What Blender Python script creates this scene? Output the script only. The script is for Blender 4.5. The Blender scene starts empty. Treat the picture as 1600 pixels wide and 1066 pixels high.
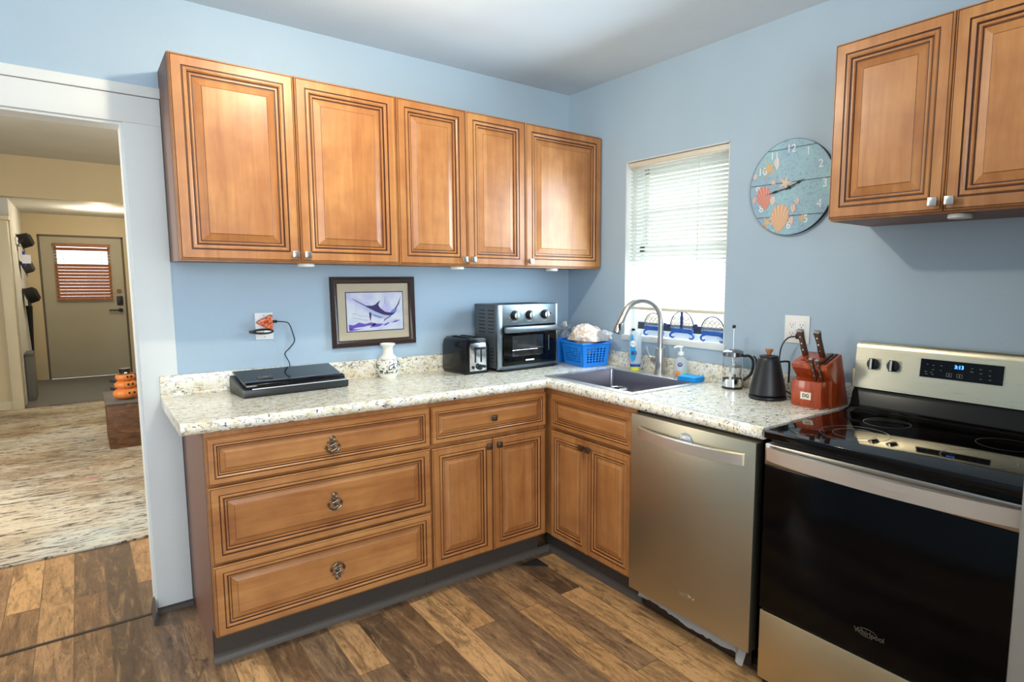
import bpy, bmesh, math, random
from mathutils import Matrix, Vector

# ---------------------------------------------------------------- camera, sky, lights
S = bpy.context.scene
COL = S.collection
S.view_settings.view_transform = 'Standard'
S.view_settings.look = 'None'
S.view_settings.gamma = 1.0
S.view_settings.exposure = 0.0
YAW, PITCH, ROLL, FPX, PPX, PPY = 0.6896, -0.1106, 0.0062, 952.08, 110.74, 9.44
_f = Vector((math.sin(YAW)*math.cos(PITCH), math.cos(YAW)*math.cos(PITCH), math.sin(PITCH)))
_r0 = Vector((math.cos(YAW), -math.sin(YAW), 0)); _u0 = _r0.cross(_f)
_R = math.cos(ROLL)*_r0 + math.sin(ROLL)*_u0
_U = -math.sin(ROLL)*_r0 + math.cos(ROLL)*_u0
cd = bpy.data.cameras.new('camera'); cam = bpy.data.objects.new('camera', cd); COL.objects.link(cam)
cd.sensor_fit = 'HORIZONTAL'; cd.sensor_width = 36.0; cd.lens = FPX/1600*36
cd.shift_x = -PPX/1600; cd.shift_y = PPY/1600; cd.clip_start = 0.02
cm = Matrix((( _R.x, _U.x, -_f.x, -2.3601), (_R.y, _U.y, -_f.y, -3.0083), (_R.z, _U.z, -_f.z, 1.4037), (0, 0, 0, 1)))
cam.matrix_world = cm
S.camera = cam

wd = bpy.data.worlds.new('sky'); S.world = wd; wd.use_nodes = True
bg = wd.node_tree.nodes['Background']; bg.inputs[0].default_value = (0.80, 0.90, 1.0, 1); bg.inputs[1].default_value = 3.3

def lamp(name, kind, loc, power, color, rot=(0, 0, 0), size=0.1, size_y=None, spread=None):
    l = bpy.data.lights.new(name, kind); o = bpy.data.objects.new(name, l); COL.objects.link(o)
    o.location = loc; o.rotation_euler = rot; l.energy = power; l.color = color
    if kind == 'AREA':
        l.size = size
        if size_y: l.shape = 'RECTANGLE'; l.size_y = size_y
        if spread: l.spread = spread
    else:
        l.shadow_soft_size = size
    return o
WARM = (1.0, 0.865, 0.65)
# ceiling lamp in the middle of the kitchen, added fill behind the viewer, daylight at the kitchen window, added fills in living room and entry
lamp('ceiling_lamp_light', 'POINT', (-1.60, -1.12, 2.36), 36, WARM, size=0.035)
lamp('rear_fill_light', 'AREA', (-2.6, -4.5, 1.55), 95, (0.88, 0.94, 1.0), (math.radians(90), 0, 0), 1.9, 1.5)  # added cool fill for the whole kitchen, no window modelled there
lamp('kitchen_window_daylight', 'AREA', (-0.012, -0.858, 1.60), 23, (0.62, 0.82, 1.0), (0, math.radians(76), 0), 0.80, 0.64, 2.8)
lamp('living_side_fill', 'AREA', (-4.3, 1.6, 1.6), 85, (1.0, 0.97, 0.92), (0, math.radians(-90), 0), 1.4, 1.5)  # added side fill that brightens the near rug, no window there
lamp('living_warm_fill', 'POINT', (-0.5, 3.4, 2.2), 42, WARM, size=0.1)  # added warm fill hidden behind the wall, no fixture
lamp('entry_warm_fill', 'POINT', (-2.1, 6.6, 2.05), 19, WARM, size=0.06)  # added warm fill to brighten the entry, without a fixture

# ---------------------------------------------------------------- materials
def lin(c):
    c /= 255.0
    return c/12.92 if c <= 0.04045 else ((c+0.055)/1.055)**2.4
def rgb(r, g, b): return (lin(r), lin(g), lin(b), 1)
def mat(name, col=(200, 200, 200), rough=0.5, metal=0.0, **kw):
    m = bpy.data.materials.new(name); m.use_nodes = True
    b = m.node_tree.nodes['Principled BSDF']
    b.inputs['Base Color'].default_value = rgb(*col); b.inputs['Roughness'].default_value = rough; b.inputs['Metallic'].default_value = metal
    for k, v in kw.items():
        b.inputs[k.replace('_', ' ')].default_value = v
    return m
class NT:
    def __init__(s, m): s.t = m.node_tree; s.b = s.t.nodes['Principled BSDF']
    def n(s, typ, **kw):
        x = s.t.nodes.new(typ)
        for k, v in kw.items():
            if k in x.inputs: x.inputs[k].default_value = v
            else: setattr(x, k, v)
        return x
    def l(s, a, b): s.t.links.new(a, b)
    def ramp(s, fac, stops):
        r = s.n('ShaderNodeValToRGB'); e = r.color_ramp.elements
        while len(e) < len(stops): e.new(0.5)
        for i, (p, c) in enumerate(stops): e[i].position = p; e[i].color = c
        s.l(fac, r.inputs[0]); return r.outputs[0]
    def mix(s, fac, a, b, blend='MIX'):
        x = s.n('ShaderNodeMix', data_type='RGBA', blend_type=blend)
        for sock, v in ((x.inputs[0], fac), (x.inputs[6], a), (x.inputs[7], b)):
            if hasattr(v, 'is_output') or isinstance(v, bpy.types.NodeSocket): s.l(v, sock)
            else: sock.default_value = v
        return x.outputs[2]
    def math(s, op, a, b=0.0):
        x = s.n('ShaderNodeMath', operation=op)
        for i, v in enumerate((a, b)):
            if isinstance(v, bpy.types.NodeSocket): s.l(v, x.inputs[i])
            else: x.inputs[i].default_value = v
        return x.outputs[0]
    def coord(s, scale=(1, 1, 1), kind='Object', rnd=False, rot=(0, 0, 0)):
        tc = s.n('ShaderNodeTexCoord'); v = tc.outputs[kind]
        if rnd:
            oi = s.n('ShaderNodeObjectInfo'); va = s.n('ShaderNodeVectorMath', operation='ADD')
            sc = s.math('MULTIPLY', oi.outputs['Random'], 37.0)
            s.l(v, va.inputs[0]); s.l(sc, va.inputs[1]); v = va.outputs[0]
        mp = s.n('ShaderNodeMapping'); mp.inputs['Scale'].default_value = scale; mp.inputs['Rotation'].default_value = rot
        s.l(v, mp.inputs['Vector']); return mp.outputs[0]
    def noise(s, vec, scale, detail=3, rough=0.55, dist=0.0):
        x = s.n('ShaderNodeTexNoise'); x.inputs['Scale'].default_value = scale; x.inputs['Detail'].default_value = detail
        x.inputs['Roughness'].default_value = rough; x.inputs['Distortion'].default_value = dist
        s.l(vec, x.inputs['Vector']); return x.outputs[0]
    def bump(s, h, strength, dist=0.002):
        x = s.n('ShaderNodeBump'); x.inputs['Strength'].default_value = strength; x.inputs['Distance'].default_value = dist
        s.l(h, x.inputs['Height']); s.l(x.outputs[0], s.b.inputs['Normal'])
    def col(s, c): s.l(c, s.b.inputs['Base Color'])

def painted(name, col, rough=0.6, bump=0.25):
    m = mat(name, col, rough); t = NT(m); v = t.coord(kind='Object')
    t.bump(t.noise(v, 90, 3), bump, 0.002)
    n2 = t.noise(v, 1.7, 2)
    c = rgb(*col); d = tuple(x*0.94 for x in c[:3])+(1,)
    t.col(t.ramp(n2, [(0.35, d), (0.65, c)])); return m

def cabinet_wood(name, horizontal=False):
    m = mat(name, (196, 132, 78), 0.38); t = NT(m)
    sc = (1.2, 14, 14) if horizontal else (14, 14, 1.2)
    v = t.coord(sc, rnd=True)
    g = t.noise(v, 2.2, 5, 0.6, 0.6)
    blot = t.noise(t.coord(rnd=True), 5.5, 3, 0.6)
    bd = t.n('ShaderNodeTexWhiteNoise', noise_dimensions='1D')
    sx = t.n('ShaderNodeSeparateXYZ'); t.l(t.coord(rnd=True), sx.inputs[0])
    t.l(t.math('FLOOR', t.math('MULTIPLY', sx.outputs[2 if horizontal else 0], 11.0)), bd.inputs['W'])
    base = t.ramp(g, [(0.30, rgb(154, 99, 50)), (0.55, rgb(182, 126, 70)), (0.78, rgb(198, 146, 87))])
    b2 = t.mix(0.35, base, t.ramp(bd.outputs[0], [(0, rgb(166, 104, 54)), (1, rgb(206, 148, 92))]))
    b3 = t.mix(t.ramp(blot, [(0.35, (0, 0, 0, 1)), (0.75, (0.62, 0.62, 0.62, 1))]), b2, rgb(136, 76, 40))
    t.col(b3); t.bump(g, 0.05, 0.001)
    t.b.inputs['Coat Weight'].default_value = 0.08; t.b.inputs['Coat Roughness'].default_value = 0.25
    return m

def granite():
    m = mat('granite_laminate', (226, 220, 200), 0.22); t = NT(m); v = t.coord()
    base = t.ramp(t.noise(v, 26, 4, 0.65), [(0.35, rgb(224, 212, 180)), (0.5, rgb(238, 233, 216)), (0.68, rgb(246, 245, 240))])
    tan = t.ramp(t.noise(t.coord((0.6, 1.2, 1.1), rot=(0, 0, 0.5)), 60, 3, 0.6, 0.8), [(0.58, (0, 0, 0, 1)), (0.66, (1, 1, 1, 1))])
    gry = t.ramp(t.noise(t.coord((0.6, 1.2, 1.0), rot=(0, 0, 0.3)), 70, 3, 0.62, 1.0), [(0.57, (0, 0, 0, 1)), (0.61, (1, 1, 1, 1))])
    blk = t.ramp(t.noise(t.coord((0.75, 1.25, 1.1), rot=(0.2, 0.3, -0.4)), 66, 4, 0.66, 1.0), [(0.605, (0, 0, 0, 1)), (0.628, (1, 1, 1, 1))])
    c = t.mix(t.math('MULTIPLY', tan, 0.5), base, rgb(186, 160, 120))
    c = t.mix(t.math('MULTIPLY', gry, 0.75), c, rgb(132, 130, 126))
    c = t.mix(blk, c, rgb(34, 32, 36)); t.col(c)
    return m

def plank_floor():
    m = mat('plank_floor', (120, 88, 58), 0.42); t = NT(m)
    tc = t.coord(kind='Object', rot=(0, 0, math.radians(90)))
    br = t.n('ShaderNodeTexBrick', offset=0.37, offset_frequency=2)
    br.inputs['Scale'].default_value = 1.0; br.inputs['Brick Width'].default_value = 0.95; br.inputs['Row Height'].default_value = 0.112
    br.inputs['Mortar Size'].default_value = 0.0016; br.inputs['Mortar Smooth'].default_value = 0.2; br.inputs['Bias'].default_value = 0.0
    br.inputs['Color1'].default_value = (0, 0, 0, 1); br.inputs['Color2'].default_value = (1, 1, 1, 1); br.inputs['Mortar'].default_value = (0.5, 0.5, 0.5, 1)
    t.l(tc, br.inputs['Vector'])
    off = t.n('ShaderNodeVectorMath', operation='ADD'); sc = t.n('ShaderNodeVectorMath', operation='SCALE'); sc.inputs['Scale'].default_value = 23.0
    t.l(br.outputs['Color'], sc.inputs[0]); t.l(tc, off.inputs[0]); t.l(sc.outputs[0], off.inputs[1])
    mp = t.n('ShaderNodeMapping'); mp.inputs['Scale'].default_value = (1.6, 13, 1); t.l(off.outputs[0], mp.inputs[0])
    g = t.noise(mp.outputs[0], 2.0, 7, 0.68, 1.1)
    mp2 = t.n('ShaderNodeMapping'); mp2.inputs['Scale'].default_value = (1.0, 2.6, 1); t.l(off.outputs[0], mp2.inputs[0])
    kn = t.noise(mp2.outputs[0], 4.2, 4, 0.7, 0.9)
    tone = t.ramp(br.outputs['Color'], [(0.0, rgb(92, 72, 54)), (0.22, rgb(132, 98, 66)), (0.45, rgb(204, 158, 106)), (0.62, rgb(186, 142, 94)), (0.8, rgb(122, 98, 76)), (1.0, rgb(196, 148, 98))])
    mp3 = t.n('ShaderNodeMapping'); mp3.inputs['Scale'].default_value = (2.2, 7.0, 1); t.l(off.outputs[0], mp3.inputs[0])
    mott = t.noise(mp3.outputs[0], 2.6, 6, 0.7, 0.8)
    c = t.mix(t.ramp(mott, [(0.36, (0.55, 0.55, 0.55, 1)), (0.52, (0, 0, 0, 1))]), tone, rgb(100, 74, 52))
    c = t.mix(t.ramp(mott, [(0.54, (0, 0, 0, 1)), (0.72, (0.45, 0.45, 0.45, 1))]), c, rgb(212, 168, 116))
    dark = t.ramp(g, [(0.36, (1, 1, 1, 1)), (0.50, (0, 0, 0, 1))])
    c = t.mix(t.math('MULTIPLY', dark, 0.55), c, rgb(70, 50, 35))
    lite = t.ramp(g, [(0.54, (0, 0, 0, 1)), (0.70, (1, 1, 1, 1))])
    c = t.mix(t.math('MULTIPLY', lite, 0.45), c, rgb(212, 170, 120))
    kk = t.ramp(kn, [(0.60, (0, 0, 0, 1)), (0.70, (1, 1, 1, 1))])
    c = t.mix(t.math('MULTIPLY', kk, 0.72), c, rgb(50, 39, 31))
    fine = t.noise(mp.outputs[0], 12.0, 5, 0.75, 0.6)
    c = t.mix(t.ramp(fine, [(0.55, (0, 0, 0, 1)), (0.66, (0.65, 0.65, 0.65, 1))]), c, rgb(50, 37, 28))
    c = t.mix(t.math('MULTIPLY', br.outputs['Fac'], 0.7), c, rgb(44, 31, 22)); t.col(c)
    t.bump(g, 0.12, 0.002)
    return m

def rug_mat():
    m = mat('woven_rug', (200, 190, 170), 0.95); t = NT(m); v = t.coord()
    base = t.ramp(t.noise(v, 1.3, 4), [(0.34, rgb(176, 150, 116)), (0.47, rgb(206, 192, 166)), (0.56, rgb(212, 206, 190)), (0.68, rgb(188, 196, 190))])
    big = t.ramp(t.noise(t.coord((0.5, 1.0, 1)), 1.3, 3), [(0.46, (0, 0, 0, 1)), (0.62, (0.75, 0.75, 0.75, 1))])
    c = t.mix(big, base, rgb(138, 112, 84))
    st = t.noise(t.coord((2.0, 10, 1), rot=(0, 0, 0.05)), 3.2, 6, 0.72, 1.4)
    c = t.mix(t.ramp(st, [(0.52, (0, 0, 0, 1)), (0.58, (0.95, 0.95, 0.95, 1))]), c, rgb(66, 54, 46))
    lt = t.noise(t.coord((2.0, 13, 1), rot=(0, 0, -0.04)), 5.0, 5, 0.7, 1.0)
    c = t.mix(t.ramp(lt, [(0.55, (0, 0, 0, 1)), (0.64, (0.8, 0.8, 0.8, 1))]), c, rgb(226, 220, 202))
    pk = t.ramp(t.noise(t.coord((1.6, 3.2, 1), rot=(0, 0, 0.3)), 2.3, 2), [(0.66, (0, 0, 0, 1)), (0.72, (0.6, 0.6, 0.6, 1))])
    c = t.mix(pk, c, rgb(196, 110, 116)); t.col(c)
    t.bump(t.noise(v, 120, 2), 0.4, 0.003); return m

def brushed(name, col, rough=0.32, axis=(1, 60, 60)):
    m = mat(name, col, rough, 1.0); t = NT(m); n = t.noise(t.coord(axis), 8, 3)
    t.l(t.ramp(n, [(0.3, (rough*0.9,)*3+(1,)), (0.7, (rough*1.15,)*3+(1,))]), t.b.inputs['Roughness'])
    t.bump(n, 0.02, 0.0005); return m

WALL = painted('blue_wall_paint', (168, 190, 207), 0.55)
CEIL = painted('ceiling_paint', (216, 226, 233), 0.8, 0.4)
WHITE_TRIM = painted('white_trim_paint', (222, 226, 224), 0.5, 0.1)
BEIGE = painted('beige_wall_paint', (206, 190, 156), 0.7)
OFFWHITE = painted('offwhite_wall_paint', (206, 208, 204), 0.7)
WOOD = cabinet_wood('maple_cabinet_vertical_grain'); WOODH = cabinet_wood('maple_cabinet_horizontal_grain', True)
GLAZE = mat('dark_brown_glaze', (70, 34, 18), 0.45)
SIDEWOOD = mat('cabinet_side_veneer', (122, 84, 66), 0.5)
GRANITE = granite(); FLOOR = plank_floor(); RUG = rug_mat()
TOE = painted('dark_toe_kick', (66, 58, 52), 0.6)
STEEL = brushed('brushed_stainless', (176, 168, 156), 0.34)
STEELV = brushed('brushed_stainless_panel', (188, 182, 160), 0.40, (60, 60, 1))
NICKEL = mat('brushed_nickel', (190, 188, 184), 0.28, 1.0)
CHROME = mat('chrome', (225, 225, 225), 0.08, 1.0)
PEWTER = mat('pewter', (120, 116, 110), 0.3, 1.0)
BLACKG = mat('black_glass', (5, 5, 6), 0.06, Specular_IOR_Level=0.28)
BLACKP = mat('black_plastic', (18, 18, 20), 0.35)
BLACKM = mat('matte_black_metal', (24, 24, 26), 0.42)
DARKRUB = mat('dark_rubber', (20, 20, 20), 0.7)
GLASS = mat('clear_glass', (255, 255, 255), 0.0, 0, Transmission_Weight=1.0, IOR=1.45)
WINGLASS = bpy.data.materials.new('window_glass'); WINGLASS.use_nodes = True
_t = WINGLASS.node_tree; _t.nodes.remove(_t.nodes['Principled BSDF'])
_tr = _t.nodes.new('ShaderNodeBsdfTransparent'); _gl = _t.nodes.new('ShaderNodeBsdfGlossy'); _mx = _t.nodes.new('ShaderNodeMixShader')
_gl.inputs['Roughness'].default_value = 0.02; _mx.inputs[0].default_value = 0.06
_t.links.new(_tr.outputs[0], _mx.inputs[1]); _t.links.new(_gl.outputs[0], _mx.inputs[2]); _t.links.new(_mx.outputs[0], _t.nodes['Material Output'].inputs[0])
WHITEP = mat('white_plastic', (235, 235, 232), 0.35)
SLAT = bpy.data.materials.new('blind_slat_vinyl'); SLAT.use_nodes = True
_t = SLAT.node_tree; _b = _t.nodes['Principled BSDF']; _b.inputs['Base Color'].default_value = rgb(240, 240, 228); _b.inputs['Roughness'].default_value = 0.5
_tl = _t.nodes.new('ShaderNodeBsdfTranslucent'); _tl.inputs['Color'].default_value = rgb(246, 248, 246); _mx = _t.nodes.new('ShaderNodeMixShader'); _mx.inputs[0].default_value = 0.75
_t.links.new(_b.outputs[0], _mx.inputs[1]); _t.links.new(_tl.outputs[0], _mx.inputs[2]); _t.links.new(_mx.outputs[0], _t.nodes['Material Output'].inputs[0])

# ---------------------------------------------------------------- mesh helpers
class MB:
    def __init__(s, M=None): s.bm = bmesh.new(); s.M = M
    def _merge(s, b, mi=0, M=None):
        for f in b.faces: f.material_index = mi
        T = (s.M or Matrix()) @ (M or Matrix())
        b.transform(T)
        if T.to_3x3().determinant() < 0: bmesh.ops.reverse_faces(b, faces=b.faces[:])
        me = bpy.data.meshes.new('tmp'); b.to_mesh(me); b.free(); s.bm.from_mesh(me); bpy.data.meshes.remove(me)
        return s
    def box(s, x0, x1, y0, y1, z0, z1, bev=0.0, seg=2, mi=0, M=None):
        b = bmesh.new(); bmesh.ops.create_cube(b, size=1)
        for v in b.verts: v.co = ((x0+x1)/2+v.co.x*abs(x1-x0), (y0+y1)/2+v.co.y*abs(y1-y0), (z0+z1)/2+v.co.z*abs(z1-z0))
        if bev: bmesh.ops.bevel(b, geom=b.edges[:], offset=bev, segments=seg, profile=0.5, affect='EDGES')
        return s._merge(b, mi, M)
    def cyl(s, p0, p1, r0, r1=None, n=24, mi=0, bev=0.0, M=None):
        r1 = r0 if r1 is None else r1; p0 = Vector(p0); p1 = Vector(p1); d = p1-p0
        b = bmesh.new(); bmesh.ops.create_cone(b, cap_ends=True, segments=n, radius1=max(r0, 1e-5), radius2=max(r1, 1e-5), depth=d.length)
        if bev:
            es = [e for e in b.edges if abs(e.verts[0].co.z-e.verts[1].co.z) < 1e-7]
            bmesh.ops.bevel(b, geom=es, offset=bev, segments=2, profile=0.5, affect='EDGES')
        b.transform(Matrix.Translation((p0+p1)/2) @ d.to_track_quat('Z', 'Y').to_matrix().to_4x4())
        return s._merge(b, mi, M)
    def lathe(s, prof, c=(0, 0, 0), n=36, mi=0, M=None, axis='Z', flute=None):
        b = bmesh.new(); rings = []
        for r, z in prof:
            if r < 1e-5: rings.append([b.verts.new((0, 0, z))])
            else:
                rings.append([b.verts.new(((r*(flute(a) if flute else 1))*math.cos(a), (r*(flute(a) if flute else 1))*math.sin(a), z)) for a in [2*math.pi*i/n for i in range(n)]])
        for A, B in zip(rings, rings[1:]):
            for i in range(n):
                j = (i+1) % n
                if len(A) == 1 and len(B) == 1: continue
                if len(A) == 1: b.faces.new((A[0], B[j], B[i]))
                elif len(B) == 1: b.faces.new((A[i], A[j], B[0]))
                else: b.faces.new((A[i], A[j], B[j], B[i]))
        bmesh.ops.recalc_face_normals(b, faces=b.faces[:])
        b.transform(Matrix.Translation(c))
        return s._merge(b, mi, M)
    def tube(s, pts, r, n=10, mi=0, smooth=6, M=None, closed=False, rr=None):
        P = [Vector(p) for p in pts]
        if smooth and len(P) > 2:
            Q = []; N = len(P)
            rng = range(N if closed else N-1)
            for i in rng:
                p0 = P[(i-1) % N] if closed or i > 0 else P[0]*2-P[1]
                p1 = P[i]; p2 = P[(i+1) % N]
                p3 = P[(i+2) % N] if closed or i+2 < N else P[-1]*2-P[-2]
                for k in range(smooth):
                    t = k/smooth
                    Q.append(0.5*((2*p1)+(p2-p0)*t+(2*p0-5*p1+4*p2-p3)*t*t+(3*p1-p0-3*p2+p3)*t**3))
            if not closed: Q.append(P[-1])
            P = Q
        b = bmesh.new(); rings = []; N = len(P)
        T0 = (P[1]-P[0]).normalized(); up = Vector((0, 0, 1)) if abs(T0.z) < 0.9 else Vector((1, 0, 0))
        u = (up-T0*up.dot(T0)).normalized()
        for i, p in enumerate(P):
            if closed: T = (P[(i+1) % N]-P[i-1]).normalized()
            else: T = (P[min(i+1, N-1)]-P[max(i-1, 0)]).normalized()
            u = (u-T*u.dot(T)).normalized(); w = T.cross(u)
            q = r if rr is None else r*rr(i/(N-1))
            rings.append([b.verts.new(p+u*q*math.cos(a)+w*q*math.sin(a)) for a in [2*math.pi*k/n for k in range(n)]])
        pairs = list(zip(rings, rings[1:]))+([(rings[-1], rings[0])] if closed else [])
        for A, B in pairs:
            for k in range(n): b.faces.new((A[k], A[(k+1) % n], B[(k+1) % n], B[k]))
        if not closed:
            b.faces.new(rings[0][::-1]); b.faces.new(rings[-1])
        bmesh.ops.recalc_face_normals(b, faces=b.faces[:])
        return s._merge(b, mi, M)
    def prism(s, poly, z0, z1, mi=0, M=None, bev=0.0):
        b = bmesh.new(); A = [b.verts.new((x, y, z0)) for x, y in poly]; B = [b.verts.new((x, y, z1)) for x, y in poly]; n = len(poly)
        b.faces.new(A[::-1]); b.faces.new(B)
        for i in range(n): b.faces.new((A[i], A[(i+1) % n], B[(i+1) % n], B[i]))
        bmesh.ops.recalc_face_normals(b, faces=b.faces[:])
        if bev: bmesh.ops.bevel(b, geom=b.edges[:], offset=bev, segments=2, profile=0.5, affect='EDGES')
        return s._merge(b, mi, M)
    def ell(s, c, r, mi=0, n=20, M=None, fn=None):
        b = bmesh.new(); bmesh.ops.create_uvsphere(b, u_segments=n, v_segments=max(8, n*2//3), radius=1)
        for v in b.verts:
            k = fn(v.co) if fn else 1
            v.co = Vector((c[0]+v.co.x*r[0]*k, c[1]+v.co.y*r[1]*k, c[2]+v.co.z*r[2]*k))
        return s._merge(b, mi, M)
    def text(s, txt, size, M, depth=0.0006, mi=0, align='CENTER', bold=0.0):
        cu = bpy.data.curves.new('t', 'FONT'); cu.body = txt; cu.size = size; cu.extrude = depth; cu.align_x = align; cu.align_y = 'CENTER'; cu.offset = bold
        cu.resolution_u = 4
        o = bpy.data.objects.new('t', cu); COL.objects.link(o)
        me = bpy.data.meshes.new_from_object(o.evaluated_get(bpy.context.evaluated_depsgraph_get()))
        b = bmesh.new(); b.from_mesh(me); bpy.data.meshes.remove(me)
        bpy.data.objects.remove(o); bpy.data.curves.remove(cu)
        return s._merge(b, mi, M)
    def build(s, name, mats, parent=None, loc=(0, 0, 0), rotz=0.0, ang=35, kind=None, label=None):
        me = bpy.data.meshes.new(name); s.bm.to_mesh(me); s.bm.free()
        for p in me.polygons: p.use_smooth = True
        me.set_sharp_from_angle(angle=math.radians(ang))
        for m in (mats if isinstance(mats, (list, tuple)) else [mats]): me.materials.append(m)
        o = bpy.data.objects.new(name, me); COL.objects.link(o)
        o.location = loc; o.rotation_euler = (0, 0, rotz)
        if parent: o.parent = parent
        if kind: o['kind'] = kind
        if label: o['label'] = label
        return o
def thing(name, label, cat, loc=(0, 0, 0), rotz=0.0, group=None, rot=None):
    o = bpy.data.objects.new(name, None); COL.objects.link(o); o.empty_display_size = 0.05
    o.location = loc; o.rotation_euler = rot if rot else (0, 0, rotz)
    return tag(o, label, cat, group)
def tag(o, label, cat, group=None):
    o['label'] = label; o['category'] = cat
    if group: o['group'] = group
    return o
def frame(origin, X, Y):
    X = Vector(X).normalized(); Y = Vector(Y).normalized(); Z = X.cross(Y)
    M = Matrix.Identity(4)
    for i in range(3): M[i][0] = X[i]; M[i][1] = Y[i]; M[i][2] = Z[i]; M[i][3] = origin[i]
    return M
def wallA(x, z, y=0.0): return frame((x, y, z), (1, 0, 0), (0, 0, 1))      # local x right, y up, z out of the back wall
def wallB(y, z, x=0.0): return frame((x, y, z), (0, -1, 0), (0, 0, 1))     # same for the window wall
FRONT = frame((0, 0, 0), (1, 0, 0), (0, 0, 1))                              # x right, y up, z towards local -y
RB = -math.pi/2

# ---------------------------------------------------------------- the rooms
HC = 2.504; ZC = 0.914; HL = 2.64
def struct(name, mb, m, **k): return mb.build(name, m, kind='structure', **k)
struct('floor', MB().box(-4.62, 0.13, -4.82, 8.0, -0.10, 0.0), FLOOR)
w = MB(); w.box(-2.19, 0.0, 0.0, 0.12, 0, HC); w.box(-4.2, -3.12, 0.0, 0.12, 0, HC); w.box(-3.12, -2.19, 0.0, 0.12, 1.995, HC)
struct('wall_back', w, WALL)
WY0, WY1, WZ0, WZ1 = -1.204, -0.513, 1.098, 2.042
w = MB(); w.box(0, 0.13, WY1, 0.12, 0, HC); w.box(0, 0.13, -4.7, WY0, 0, HC); w.box(0, 0.13, WY0, WY1, 0, WZ0); w.box(0, 0.13, WY0, WY1, WZ1, HC)
struct('wall_right', w, WALL)
struct('wall_left', MB().box(-4.32, -4.2, -4.7, 0.12, 0, HC), WALL)
struct('wall_front', MB().box(-4.32, 0.13, -4.82, -4.7, 0, HC), OFFWHITE)
struct('ceiling', MB().box(-4.32, 0.13, -4.82, 0.12, HC, HC+0.1), CEIL)
# white casing of the wide opening
c = MB(); c.box(-2.19, -2.066, -0.014, 0.0, 0.02, 1.995, 0.002); c.box(-3.2, -2.066, -0.014, 0.0, 1.995, 2.098, 0.002); c.box(-3.2, -2.062, -0.02, 0.0, 2.1, 2.140, 0.003)
c.box(-2.198, -2.19, -0.002, 0.122, 0.0, 1.995); c.box(-3.12, -2.19, 0.0, 0.12, 1.985, 1.995)
struct('trim_1', c, WHITE_TRIM)
b = MB(); b.prism([(0, 0), (-0.016, 0), (-0.014, 0.012), (-0.007, 0.02), (0, 0.022)], -2.204, -2.066, M=frame((0, -0.014, 0), (0, 1, 0), (0, 0, 1)))
b.prism([(0, 0), (0.016, 0), (0.014, 0.012), (0.007, 0.05), (0, 0.06)], -0.12, 0.03, M=frame((-2.198, 0, 0), (-1, 0, 0), (0, 0, 1)))
struct('baseboard_back', b, TOE)
# quarter-round along the toe kicks
q = MB(); prof = [(0, 0), (-0.02, 0), (-0.018, 0.016), (-0.010, 0.026), (0, 0.03)]
q.prism(prof, -2.068, -0.52, M=frame((0, -0.545, 0), (0, 1, 0), (0, 0, 1)))
q.prism(prof, 0.545, 1.236, M=frame((-0.545, 0, 0), (1, 0, 0), (0, 0, 1)))
struct('trim_2', q, painted('grey_brown_moulding', (92, 84, 76), 0.5))
struct('trim_3', MB().box(-3.12, -2.19, -0.012, 0.004, 0.0, 0.003), mat('floor_seam_strip', (52, 40, 30), 0.5))

# living room beyond the opening
w = MB(); w.box(-4.62, -4.5, 0.0, 8.0, 0, HL); struct('wall_living_left', w, BEIGE)
struct('wall_living_right', MB().box(0.0, 0.13, 0.12, 5.82, 0, HL), BEIGE)
struct('wall_living_near', MB().box(-4.62, 0.13, 0.0, 0.12, HC+0.1, HL+0.1), BEIGE)
struct('ceiling_living', MB().box(-4.62, 0.13, 0.12, 5.82, HL, HL+0.1), OFFWHITE)
w = MB(); w.box(-4.62, 0.0, 5.7, 5.82, 2.22, HL); w.box(-1.80, 0.0, 5.7, 5.82, 0, 2.22); struct('wall_bulkhead', w, BEIGE)
struct('ceiling_entry', MB().box(-4.62, -1.7, 5.82, 8.0, 2.22, 2.30), OFFWHITE)
struct('wall_entry_left', MB().box(-3.0, -2.88, 5.9, 7.85, 0, 2.22), OFFWHITE)
struct('wall_entry_right', MB().box(-1.80, -1.70, 5.82, 7.97, 0, 2.22), BEIGE)
w = MB(); w.box(-4.62, -2.745, 7.85, 7.97, 0, 2.22); w.box(-1.835, -1.70, 7.85, 7.97, 0, 2.22); w.box(-2.745, -1.835, 7.85, 7.97, 1.955, 2.22)
struct('wall_entry_far', w, BEIGE)
# partition end beside the entry: cream boards with a white cap
p = MB(); p.box(-4.5, -2.975, 5.70, 5.80, 0, 1.97); struct('wall_partition', p, BEIGE)
p = MB(); p.box(-2.975, -2.885, 5.66, 5.82, 0, 1.97, 0.004); p.box(-3.05, -2.865, 5.62, 5.84, 1.97, 2.02, 0.012); p.box(-3.6, -2.90, 5.685, 5.70, 0, 0.09)
struct('trim_4', p, painted('cream_trim', (214, 204, 176), 0.5, 0.1))
struct('floor_entry', MB().box(-2.88, -1.80, 5.74, 7.85, 0.0, 0.012), painted('grey_entry_tile', (118, 118, 116), 0.7))
tag(MB().box(-4.1, -0.3, 0.925, 5.60, 0.0, 0.012, 0.004).build('area_rug', RUG), 'large cream rug with streaky brown pattern beyond the wide opening', 'rug')

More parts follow.
